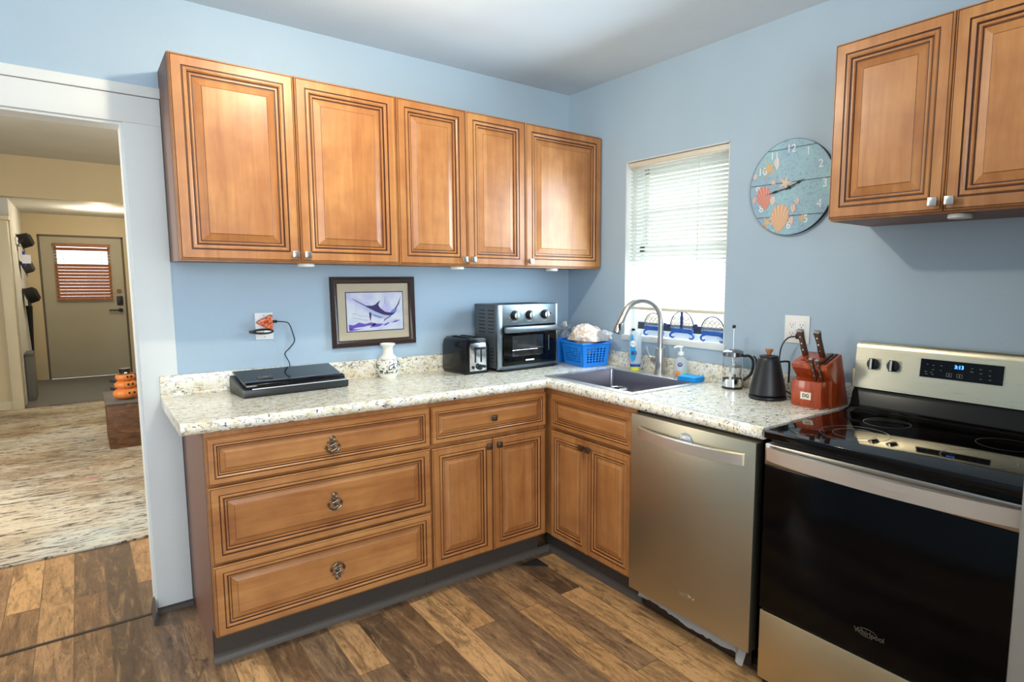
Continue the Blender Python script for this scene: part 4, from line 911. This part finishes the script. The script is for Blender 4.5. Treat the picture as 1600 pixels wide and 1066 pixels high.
m = MB(MT); m.box(0.112, 0.124, 0.012, 0.105, 0.0, 0.006, 0.002); m.box(0.130, 0.138, 0.012, 0.108, 0.0, 0.005, 0.002); m.build('shears_slot', mat('sharpener_dark', (36, 30, 28), 0.4), body)
AX = Vector((-0.37, 0, 0.93)).normalized()
HWOOD = mat('knife_handle_wood', (74, 42, 28), 0.35)
def knife(label, base, L, sc, tilt, group):
    k = thing('kitchen_knife' if sc > 0.9 else 'steak_knife', label, 'knife', base, group=group)
    ax = (AX+Vector((0, tilt, 0))).normalized()
    F_ = frame((0, 0, 0), ax, (0, -1, 0))
    m = MB(F_); s = sc
    m.prism([(0.0, -0.008*s), (0.03*s, -0.0105*s), (0.05*s, -0.008*s), (L*0.75, -0.010*s), (L*0.93, -0.013*s), (L*0.93, 0.012*s), (L*0.7, 0.0085*s), (0.02*s, 0.009*s), (0.0, 0.009*s)], -0.0085*s, 0.0085*s, bev=0.002*s); m.build('handle', HWOOD, k)
    m = MB(F_); m.box(-0.012, 0.002, -0.009*s, 0.009*s, -0.006*s, 0.006*s, 0.001); m.box(L*0.93+0.0002, L, -0.013*s, 0.012*s, -0.009*s, 0.009*s, 0.002); m.build('bolster', NICKEL, k)
    for q in (0.25, 0.5, 0.75):
        m = MB(F_)
        for sg in (-1, 1): m.cyl((L*q, 0, sg*0.0084*s), (L*q, 0, sg*0.0096*s), 0.003*s, n=12)
        m.build('rivet', CHROME, k)
    m = MB(F_); m.box(-0.075*s, -0.010, -0.0085*s, 0.008*s, -0.001, 0.001); m.build('blade', NICKEL, k)
def onslope(x, y): p = MT @ Vector((x, y, 0.001)); return (p.x, p.y, p.z+ZC)
knife('dark wood handled kitchen knife in the knife block, nearer the kettle', onslope(0.020, 0.075), 0.112, 1.05, 0.05, 'knives in the block')
knife('dark wood handled kitchen knife in the knife block, nearer the range', onslope(0.092, 0.075), 0.112, 1.05, 0.05, 'knives in the block')
knife('slim steak knife in the front of the knife block, left of the pair', (-0.186, -1.788, ZC+0.106), 0.098, 0.62, 0.05, 'steak knives in the block')
knife('slim steak knife in the front of the knife block, right of the pair', (-0.180, -1.810, ZC+0.106), 0.094, 0.62, 0.05, 'steak knives in the block')

# ---------------------------------------------------------------- outlets, cords, plug-in light
def plate(mb, w, h, z=0.005): mb.box(-w/2, w/2, -h/2, h/2, 0, z, 0.0022)
oa = thing('wall_outlet', 'white single outlet plate on the back wall above the vacuum sealer', 'outlet', (-1.731, -0.0004, 1.187))
m = MB(FRONT); plate(m, 0.072, 0.120); m.build('cover_plate', WHITEP, oa)
m = MB(FRONT); m.box(-0.017, 0.017, -0.034, -0.008, 0.005, 0.0075, 0.001); m.box(-0.017, 0.017, 0.008, 0.034, 0.005, 0.0075, 0.001); m.build('receptacles', WHITEP, oa)
for z in (-0.048, 0.048): m = MB(FRONT); m.cyl((0, z, 0.005), (0, z, 0.0062), 0.003, n=12); m.build('plate_screw', NICKEL, oa)
nl = thing('plug_in_light', 'orange glittery triangle plug-in light with a black oval ring on the back wall outlet', 'night light', (-1.731, -0.008, 1.195))
gm = mat('orange_glitter', (206, 84, 44), 0.3); t = NT(gm); vo = t.n('ShaderNodeTexVoronoi'); vo.inputs['Scale'].default_value = 190; t.l(t.coord(), vo.inputs['Vector'])
t.col(t.ramp(vo.outputs['Color'], [(0.2, rgb(150, 40, 24)), (0.5, rgb(222, 92, 44)), (0.85, rgb(246, 170, 120))]))
m = MB(FRONT); m.prism([(-0.036, 0.010), (-0.028, 0.018), (0.026, 0.045), (0.029, 0.042), (0.029, -0.020), (0.024, -0.024), (-0.028, 0.002)], 0.0, 0.030, bev=0.003); m.build('triangle_body', gm, nl)
m = MB(FRONT); m.tube([(-0.010+0.040*math.cos(a), -0.030+0.0085*math.sin(a), 0.018) for a in [i*math.pi/8 for i in range(16)]], 0.0045, 8, closed=True, smooth=2); m.box(-0.064, -0.040, -0.036, -0.024, 0.006, 0.03, 0.003); m.build('oval_ring', BLACKP, nl)
m = MB(FRONT); m.box(-0.006, 0.025, -0.035, -0.025, 0.012, 0.020, 0.002); m.build('white_insert', WHITEP, nl)
pc = thing('power_cord', 'thin black power cord running from the back wall outlet down to the vacuum sealer', 'cord', (-1.70, -0.02, 1.20))
m = MB(); m.cyl((-0.001, -0.01, 0.008), (0.016, -0.01, 0.008), 0.006, n=12); m.build('plug_end', BLACKP, pc)
m = MB(); m.tube([(0.014, -0.010, 0.008), (0.045, -0.006, 0.005), (0.070, 0.006, -0.006), (0.085, 0.010, -0.05), (0.091, 0.010, -0.086), (0.070, 0.008, -0.115), (0.047, 0.006, -0.140), (0.055, 0.004, -0.165), (0.062, -0.006, -0.19), (0.060, -0.007, -0.250), (0.055, -0.008, -0.280)], 0.0022, 8, smooth=6); m.build('cable', BLACKP, pc)

ob = thing('wall_outlet', 'white double outlet plate on the window wall behind the knife block', 'outlet', (-0.0004, -1.587, 1.197), RB)
m = MB(FRONT); plate(m, 0.117, 0.118); m.build('cover_plate', WHITEP, ob)
for x in (-0.023, 0.023):
    m = MB(FRONT)
    m.box(x-0.0165, x+0.0165, -0.034, 0.034, 0.005, 0.0072, 0.001); rc = m.build('receptacle', WHITEP, ob)
    m = MB(FRONT)
    for z in (-0.018, 0.018):
        m.box(x-0.0075, x-0.0055, z-0.002, z+0.006, 0.0070, 0.0075); m.box(x+0.0055, x+0.0075, z-0.002, z+0.006, 0.0070, 0.0075); m.cyl((x, z-0.008, 0.007), (x, z-0.008, 0.0075), 0.0024, n=10)
    m.build('slots', SLOTM, rc)
kc = thing('power_cord', 'black kettle power cord plugged into the outlet behind the knife block', 'cord', (-0.03, -1.60, 1.17))
m = MB(); m.box(-0.002, 0.021, -0.021, 0.003, -0.012, 0.012, 0.004); m.build('plug', BLACKP, kc)
m = MB(); m.tube([(-0.002, -0.008, 0.0), (-0.022, 0.020, -0.006), (-0.026, 0.045, -0.035), (-0.024, 0.058, -0.08), (-0.022, 0.060, -0.15), (-0.030, 0.045, -0.215), (-0.020, 0.0, -0.245), (-0.024, -0.05, -0.248), (-0.050, -0.075, -0.250), (-0.068, -0.04, -0.2505), (-0.05, -0.01, -0.2505)], 0.003, 8, smooth=7); m.build('cable', BLACKP, kc)

# ---------------------------------------------------------------- framed marlin print
pf = thing('framed_picture', 'dark wood framed print of a leaping purple marlin on the back wall', 'picture', (-1.231, -0.001, 1.239), rot=(0, math.radians(-0.6), 0))
PW, PH = 0.421, 0.342
FRW = mat('dark_frame_wood', (46, 28, 22), 0.3)
def frame_ring(mb, w, h, prof):   # mitred profile: (inset, out)
    b = bmesh.new(); R_ = []
    for ins, z in prof: R_.append([b.verts.new(q) for q in ((-w/2+ins, -h/2+ins, z), (w/2-ins, -h/2+ins, z), (w/2-ins, h/2-ins, z), (-w/2+ins, h/2-ins, z))])
    R_.append(R_[0])
    for A_, B_ in zip(R_, R_[1:]):
        for k in range(4): b.faces.new((A_[k], A_[(k+1) % 4], B_[(k+1) % 4], B_[k]))
    bmesh.ops.recalc_face_normals(b, faces=b.faces[:]); mb._merge(b)
m = MB(FRONT); frame_ring(m, PW, PH, [(0, 0), (0, 0.014), (0.004, 0.020), (0.014, 0.021), (0.026, 0.012), (0.031, 0.011), (0.033, 0.007), (0.033, 0)]); m.build('picture_frame', FRW, pf)
m = MB(FRONT); m.box(-PW/2+0.032, PW/2-0.032, -PH/2+0.032, PH/2-0.032, 0.002, 0.005); mt = m.build('mat_board', mat('mat_board_beige', (198, 184, 160), 0.8), pf)
m = MB(FRONT @ Matrix.Translation((0.005, 0, 0))); m.box(-0.145, 0.145, -0.098, 0.098, 0.005, 0.0056); bdx = m.build('inner_border', mat('border_navy', (20, 22, 40), 0.5), mt)
pm = mat('print_paper', (214, 214, 232), 0.6); t = NT(pm); n_ = t.noise(t.coord((1, 1, 1)), 9, 4, 0.55, 0.5); t.col(t.ramp(n_, [(0.38, rgb(196, 194, 232)), (0.52, rgb(220, 222, 236)), (0.62, rgb(228, 230, 232))]))
m = MB(FRONT @ Matrix.Translation((0.005, 0, 0))); m.box(-0.141, 0.141, -0.094, 0.094, 0.0056, 0.0060); pp = m.build('print_sheet', pm, pf)
def px(x, y): return ((x-588)/775*0.285, (515-y)/550*0.19)
PM = FRONT @ Matrix.Translation((0.005, 0, 0.0))
def ink(name, col, polys, z): 
    m = MB(PM)
    for p in polys: m.prism([px(*q) for q in p], 0.006, z)
    return m.build(name, mat(name+'_ink', col, 0.6), pp)
ink('waves', (108, 84, 190), [[(225, 770), (225, 690), (290, 700), (360, 665), (440, 690), (520, 670), (600, 690), (560, 720), (480, 715), (420, 730), (330, 735)], [(500, 745), (560, 690), (660, 700), (700, 690), (640, 735)], [(228, 785), (240, 750), (330, 760), (420, 752), (330, 775)], [(690, 720), (760, 680), (780, 690), (720, 725)], [(800, 690), (860, 655), (930, 660), (880, 680)]], 0.00615)
ink('marlin_belly', (190, 196, 222), [[(375, 437), (430, 450), (480, 455), (540, 490), (600, 525), (700, 570), (800, 585), (760, 606), (710, 628), (640, 625), (560, 592), (480, 522), (430, 470)]], 0.0062)
ink('marlin_back', (52, 36, 104), [[(260, 312), (330, 350), (460, 428), (540, 432), (580, 420), (660, 355), (630, 420), (650, 465), (720, 525), (790, 540), (820, 505), (860, 480), (900, 420), (952, 300), (920, 420), (882, 478), (880, 520), (845, 562), (800, 586), (700, 570), (600, 525), (540, 490), (480, 456), (330, 362)], [(500, 528), (528, 528), (532, 560), (515, 662), (502, 590)], [(790, 590), (800, 597), (725, 640), (694, 672), (706, 636)]], 0.0063)
ink('tail_blue', (110, 132, 206), [[(792, 540), (822, 505), (860, 482), (880, 500), (870, 530), (830, 545)], [(540, 545), (640, 590), (700, 600), (640, 612), (560, 575)]], 0.00636)
m = MB(PM)
for st_ in ([(275, 540), (330, 545), (370, 570), (430, 580), (470, 575)], [(275, 600), (340, 610), (400, 625), (480, 645)], [(720, 310), (735, 325), (715, 345), (735, 365), (712, 385), (728, 410)], [(780, 680), (820, 660), (860, 640), (930, 650)], [(640, 690), (690, 715), (740, 690)]):
    m.tube([(px(*q)[0], px(*q)[1], 0.0061) for q in st_], 0.0006, 6, smooth=4)
m.build('brush_strokes', mat('stroke_ink', (44, 40, 80), 0.6), pp)
m = MB(FRONT); m.box(-PW/2+0.03, PW/2-0.03, -PH/2+0.03, PH/2-0.03, 0.0072, 0.0078); m.build('picture_glass', WINGLASS, pf)

# ---------------------------------------------------------------- seaside clock
ck_ = thing('wall_clock', 'round pale blue plank clock with starfish and shells by the window', 'clock', (-0.003, -1.534, 1.795), RB)
CR = 0.197
cm_ = mat('clock_blue_board', (150, 188, 202), 0.6); t = NT(cm_); n_ = t.noise(t.coord((1, 1, 1)), 70, 4, 0.7); n2 = t.noise(t.coord((1, 1, 1)), 9, 3)
c_ = t.ramp(n2, [(0.35, rgb(150, 178, 202)), (0.65, rgb(158, 200, 208))]); t.col(t.mix(t.ramp(n_, [(0.52, (0, 0, 0, 1)), (0.62, (0.5, 0.5, 0.5, 1))]), c_, rgb(108, 146, 168)))
m = MB(FRONT); m.cyl((0, 0, 0), (0, 0, 0.016), CR, n=96, bev=0.001); face = m.build('clock_face', cm_, ck_)
m = MB(FRONT); m.lathe([(CR+0.0003, 0.001), (CR+0.0012, 0.001), (CR+0.0012, 0.0155), (CR+0.0003, 0.0155)], n=96); m.build('dark_edge', mat('clock_edge', (40, 38, 40), 0.6), ck_)
def cuv(x, y): return ((x-495)/370*CR, (545-y-0.1655*(x-495))/450*CR)
m = MB(FRONT)
for v in (0.82, 0.11, -0.60):
    hw = math.sqrt(1-v*v)*CR*0.99; m.box(-hw, hw, v*CR-0.0014, v*CR+0.0014, 0.016, 0.0163)
m.build('plank_joints', mat('joint_dark', (52, 60, 68), 0.7), face)
NUM = mat('numeral_white', (228, 238, 240), 0.6)
for k in range(1, 13):
    a = math.radians(90-30*k); r_ = CR*0.80
    m = MB(FRONT); m.text(str(k), 0.046, Matrix.Translation((r_*math.cos(a), r_*math.sin(a), 0.0166)), 0.0004, bold=0.0002); m.build('numeral', NUM, face)
def star(x, y, R_, rot, mt_, name='starfish', w=0.36):
    u, v = cuv(x, y); P = []
    for k in range(10):
        a = rot+math.pi*k/5; q = R_ if k % 2 == 0 else R_*w; P.append((u+q*math.cos(a), v+q*math.sin(a)))
    m = MB(FRONT); m.prism(P, 0.016, 0.0178, bev=0.0006); return m.build(name, mt_, face)
SAND = mat('starfish_sand', (214, 178, 132), 0.7); SAND2 = mat('starfish_pale', (222, 196, 170), 0.7)
star(300, 375, 0.046, 1.9, SAND, w=0.26); star(452, 505, 0.042, 1.2, SAND2, w=0.25); star(345, 505, 0.020, 0.5, SAND2, w=0.3); star(612, 825, 0.022, 1.4, SAND, w=0.35); star(300, 895, 0.034, 2.2, SAND, w=0.26)
def scallop(x, y, rx, ry, rot, col, ribs, name='shell'):
    u, v = cuv(x, y); mm = mat(name+'_'+str(x), col, 0.6); t = NT(mm)
    tc = t.coord(); 
    sx = t.n('ShaderNodeSeparateXYZ'); t.l(tc, sx.inputs[0])
    at = t.math('ARCTAN2', sx.outputs[0], t.math('ADD', sx.outputs[2], ry*0.95))
    s_ = t.math('SINE', t.math('MULTIPLY', at, ribs)); l_ = t.math('MULTIPLY', t.math('ADD', s_, 1.0), 0.5)
    lt = tuple(min(255, int(q*1.0+(255-q)*0.28)) for q in col)
    t.col(t.ramp(l_, [(0.25, rgb(*col)), (0.8, rgb(*lt))]))
    m = MB(FRONT); P = []
    for k in range(36):
        a = 2*math.pi*k/36; q = 1.0 if math.sin(a) > -0.5 else 0.86
        P.append((rx*math.cos(a)*q*(1+0.25*math.sin(a)*0.8), ry*math.sin(a)))
    m.prism(P, 0.0, 0.0022, bev=0.0007)
    o = m.build(name, mm, face, (u, -0.0161, v)); o.rotation_euler = (0, -rot, 0); return o
scallop(262, 660, 0.034, 0.050, 0.2, (204, 122, 106), 34)
scallop(415, 845, 0.041, 0.058, -0.12, (212, 164, 124), 36)
scallop(372, 325, 0.013, 0.026, 0.1, (206, 204, 204), 14); scallop(565, 672, 0.013, 0.015, 0.3, (190, 184, 178), 12); scallop(533, 742, 0.012, 0.018, 0.0, (214, 184, 160), 12); scallop(172, 460, 0.010, 0.013, 0, (196, 180, 180), 10); scallop(170, 690, 0.010, 0.013, 0, (204, 160, 150), 10); scallop(345, 680, 0.014, 0.018, 0, (212, 190, 180), 12); scallop(520, 860, 0.011, 0.018, 0, (210, 180, 160), 12)
def hand(name, tip, tail, w, z):
    tx, ty = tip; L = math.hypot(tx, ty); X = (tx/L, ty/L)
    F_ = FRONT @ Matrix(((X[0], -X[1], 0, 0), (X[1], X[0], 0, 0), (0, 0, 1, z), (0, 0, 0, 1)))
    m = MB(F_); m.prism([(-tail, -w*0.5), (-tail*0.5, -w), (0, -w), (L*0.45, -w*0.5), (L*0.55, -w*1.5), (L*0.68, -w*1.1), (L*0.72, -w*0.4), (L, 0), (L*0.72, w*0.4), (L*0.68, w*1.1), (L*0.55, w*1.5), (L*0.45, w*0.5), (0, w), (-tail*0.5, w), (-tail, w*0.5)], 0, 0.001); m.build(name, BLACKP, ck_)
hand('hour_hand', (0.365*CR, 0.15*CR), 0.02, 0.0042, 0.019); hand('minute_hand', (-0.58*CR, -0.115*CR), 0.026, 0.0034, 0.021)
m = MB(FRONT); m.box(-0.05, CR*0.93, -0.0005, 0.0005, 0.0225, 0.023, M=Matrix.Rotation(0.135, 4, 'Z')); m.build('second_hand', mat('second_hand_silver', (190, 190, 190), 0.4), ck_)
m = MB(FRONT); m.cyl((0, 0, 0.016), (0, 0, 0.024), 0.007, n=20); m.build('hub', BLACKP, ck_)

# ---------------------------------------------------------------- sea turtle ornaments on the sill
NAVY = mat('turtle_navy_wire', (28, 48, 104), 0.35); TBLUE = mat('turtle_blue_glaze', (40, 92, 176), 0.25)
SHG = mat('turtle_shell_glass', (246, 250, 246), 0.3, 0, Transmission_Weight=0.9, IOR=1.02)
def turtle(label, y, w, h, stripe):
    t_ = thing('turtle_ornament', label, 'ornament', (0.026, y, WZ0+0.0015), RB, 'turtle ornaments on the sill')
    n = 28; zc = 0.040
    P = [(w*math.cos(a), zc+(h if math.sin(a) > 0 else h*0.28)*math.sin(a)+0.0) for a in [2*math.pi*k/n for k in range(n)]]
    P = [(x, z+h*0.28) for x, z in P]
    m = MB(FRONT); m.prism(P, -0.003, 0.003); m.build('shell', SHG, t_)
    m = MB(FRONT); m.tube([(x, z, 0) for x, z in P], 0.0032, 8, closed=True, smooth=2)
    rows = ((0.32, 5), (0.58, 4), (0.80, 3)) if not stripe else ((0.35, 6), (0.62, 4), (0.82, 2))
    for fz, cnt in rows:
        z = zc+h*0.28+h*fz*0.9-h*0.1; ww = w*math.sqrt(max(0.05, 1-(fz*0.9)**2))*0.92
        pts = []
        for k in range(cnt*2+1): pts.append((-ww+2*ww*k/(cnt*2), z+(0.008 if k % 2 else -0.004), 0.002))
        m.tube(pts, 0.0015, 6, smooth=4)
    if stripe: m.box(-0.008, 0.008, zc, zc+h*1.25, -0.004, 0.005, 0.001)
    m.build('shell_wire', NAVY, t_)
    m = MB(FRONT); m.prism([(-w*0.85, 0.032), (w*0.85, 0.032), (w*0.98, 0.048), (w*0.80, 0.056), (-w*0.80, 0.056), (-w*0.98, 0.048)], -0.006, 0.006, bev=0.002); m.build('belly', TBLUE, t_)
    for s in (-1, 1):
        m = MB(FRONT); m.tube([(s*w*0.62, 0.036, 0), (s*w*0.95, 0.026, 0), (s*w*1.0, 0.012, 0), (s*w*0.8, 0.005, 0), (s*w*0.66, 0.010, 0)], 0.0055, 8, rr=lambda t: 1.15-0.45*t); m.build('flipper', TBLUE, t_)
    m = MB(FRONT); m.tube([(w*0.95, zc+h*0.35, 0), (w*1.12, zc+h*0.42, 0)], 0.005, 8, smooth=0); m.ell((w*1.2, zc+h*0.45, 0), (0.012, 0.009, 0.007)); m.build('head', NAVY, t_)
    m = MB(FRONT); m.prism([(-w*0.98, zc+h*0.22), (-w*1.18, zc+h*0.36), (-w*1.0, zc+h*0.40)], -0.002, 0.002); m.build('tail', NAVY, t_)
turtle('blue footed sea turtle ornament on the window sill, right behind the faucet neck', -0.715, 0.070, 0.066, False)
turtle('tallest sea turtle ornament with a blue stripe down its shell, middle of the window sill', -0.915, 0.078, 0.080, True)
turtle('blue footed sea turtle ornament at the range end of the window sill', -1.113, 0.070, 0.066, False)

# ---------------------------------------------------------------- living room and entry things
wb = thing('wooden_box', 'dark rustic wooden box with grey lid on the rug', 'box', (-2.03, 3.42, 0.0125))
bm_ = mat('rustic_wood', (96, 66, 40), 0.6); t = NT(bm_); g = t.noise(t.coord((3, 3, 10)), 3, 5, 0.7, 0.8); t.col(t.ramp(g, [(0.3, rgb(58, 36, 20)), (0.55, rgb(106, 70, 40)), (0.75, rgb(140, 98, 56))]))
MB().box(-0.22, 0.22, -0.30, 0.30, 0, 0.362, 0.004).build('box_body', bm_, wb); MB().box(-0.23, 0.23, -0.31, 0.31, 0.363, 0.385, 0.004).build('lid', painted('grey_box_lid', (104, 98, 92), 0.6), wb)
pk = thing('pumpkin_figure', 'stack of three orange pumpkins wearing a small black top hat on the wooden box', 'decoration', (-2.112, 3.235, 0.398))
OR = mat('pumpkin_orange', (220, 130, 62), 0.5)
z = 0.0
for (r_, h_) in ((0.088, 0.098), (0.075, 0.076), (0.066, 0.072)):
    m = MB(); prof = [(0, z+h_*0.08)]+[(r_*math.cos(a)**0.8, z+h_*0.5+h_*0.5*math.sin(a)) for a in [math.radians(-80+160*k/12) for k in range(13)]]+[(0, z+h_*0.93)]
    m.lathe(prof, n=60, flute=lambda a: 1+0.045*abs(math.sin(a*6))); p_ = m.build('pumpkin', OR, pk, ang=60)
    f_ = MB(Matrix.Rotation(0.5, 4, 'Z'))
    for a in (-0.32, 0.1): f_.ell((r_*math.sin(a)*1.03, -r_*math.cos(a)*1.03, z+h_*0.6), (0.008, 0.006, 0.010))
    f_.build('face_marks', BLACKP, p_)
    z += h_*0.84
m = MB(); m.cyl((0, 0, z), (0, 0, z+0.006), 0.052, n=32); m.cyl((0, 0, z+0.006), (0, 0, z+0.046), 0.036, 0.040, n=32); ht = m.build('top_hat', BLACKP, pk)
m = MB(); m.ell((0.004, -0.036, z+0.012), (0.011, 0.005, 0.008)); m.build('hat_buckle', WHITEP, ht)
for (zz, s) in ((0.10, -1), (0.165, -1), (0.125, 1)):
    m = MB(FRONT); m.prism([(s*0.060, zz-0.012), (s*0.112, zz+0.012), (s*0.098, zz-0.004), (s*0.108, zz-0.018), (s*0.070, zz-0.026)], -0.002, 0.004); m.build('leaf_wing', BLACKP, pk)
cr = thing('coat_rack', 'white hook rail on the left wall of the entry', 'coat rack', (-2.88, 6.75, 1.80))
m = MB(); m.box(0.0005, 0.018, -0.35, 0.45, -0.04, 0.04, 0.003); m.build('rail', WHITE_TRIM, cr)
for y in (-0.25, -0.05, 0.15, 0.35): m = MB(); m.tube([(0.018, y, 0), (0.05, y, -0.01), (0.065, y, 0.02)], 0.006, 8); m.build('hook', BLACKM, cr)
FELT = mat('black_felt', (22, 21, 22), 0.9)
def hat(label, loc, r, hgt, brim, m_, ry):
    h = thing('hat', label, 'hat', loc, group='hats on the entry wall', rot=(0, ry, 0))
    m = MB(); m.lathe([(0, hgt), (r*0.6, hgt*0.98), (r*0.92, hgt*0.75), (r, 0.004), (0, 0.004)], n=28); m.build('crown', m_, h)
    m = MB(); m.lathe([(r*0.95, 0.004), (r+brim, 0.0), (r+brim+0.003, -0.004), (r*0.9, -0.001)], n=36); m.build('brim', m_, h)
hat('black cap hanging highest on the entry wall beside the front door', (-2.852, 6.70, 1.80), 0.085, 0.12, 0.035, FELT, 1.25)
hat('large round black hat hanging lowest on the entry wall beside the front door', (-2.850, 6.90, 1.16), 0.095, 0.12, 0.055, FELT, 1.25)
hat('dark grey hat hanging mid height on the entry wall above the large black hat', (-2.852, 6.85, 1.50), 0.075, 0.10, 0.030, mat('grey_felt', (58, 56, 60), 0.9), 1.25)
bagx = thing('lanyard_badge', 'blue and white hanging badge between the black caps on the entry wall', 'badge', (-2.83, 6.72, 1.60))
m = MB(); m.box(-0.012, 0.012, -0.05, 0.05, -0.09, 0.09, 0.008); m.build('badge_holder', mat('badge_blue', (40, 60, 160), 0.4), bagx)
m = MB(); m.box(-0.02, 0.06, -0.053, -0.0505, -0.05, 0.05); m.box(0.0125, 0.014, -0.035, 0.035, -0.06, 0.06); m.build('badge_card', mat('badge_white', (226, 230, 250), 0.4), bagx)
um = thing('umbrella', 'closed black umbrella hanging below the hats in the entry', 'umbrella', (-2.845, 7.10, 0.42))
m = MB(); m.cyl((0, 0, 0), (0, 0, 0.62), 0.008, 0.032, n=16); m.build('canopy', FELT, um)
m = MB(); m.tube([(0, 0, 0.62), (0, 0, 0.70), (0.02, 0, 0.735), (0.045, 0, 0.71)], 0.008, 8); m.build('handle', BLACKP, um)
gc = thing('storage_crate', 'low grey crate against the entry wall', 'crate', (-2.79, 6.30, 0.0125))
m = MB(); m.box(-0.085, -0.015, -0.2, 0.2, 0.0, 0.50, 0.006); m.build('crate_body', painted('crate_grey', (112, 112, 108), 0.7), gc); m = MB(); m.box(-0.088, -0.012, -0.204, 0.204, 0.501, 0.53, 0.006); m.build('lid', painted('crate_lid', (96, 96, 94), 0.7), gc)
# loose triangular chip of dark trim on the floor
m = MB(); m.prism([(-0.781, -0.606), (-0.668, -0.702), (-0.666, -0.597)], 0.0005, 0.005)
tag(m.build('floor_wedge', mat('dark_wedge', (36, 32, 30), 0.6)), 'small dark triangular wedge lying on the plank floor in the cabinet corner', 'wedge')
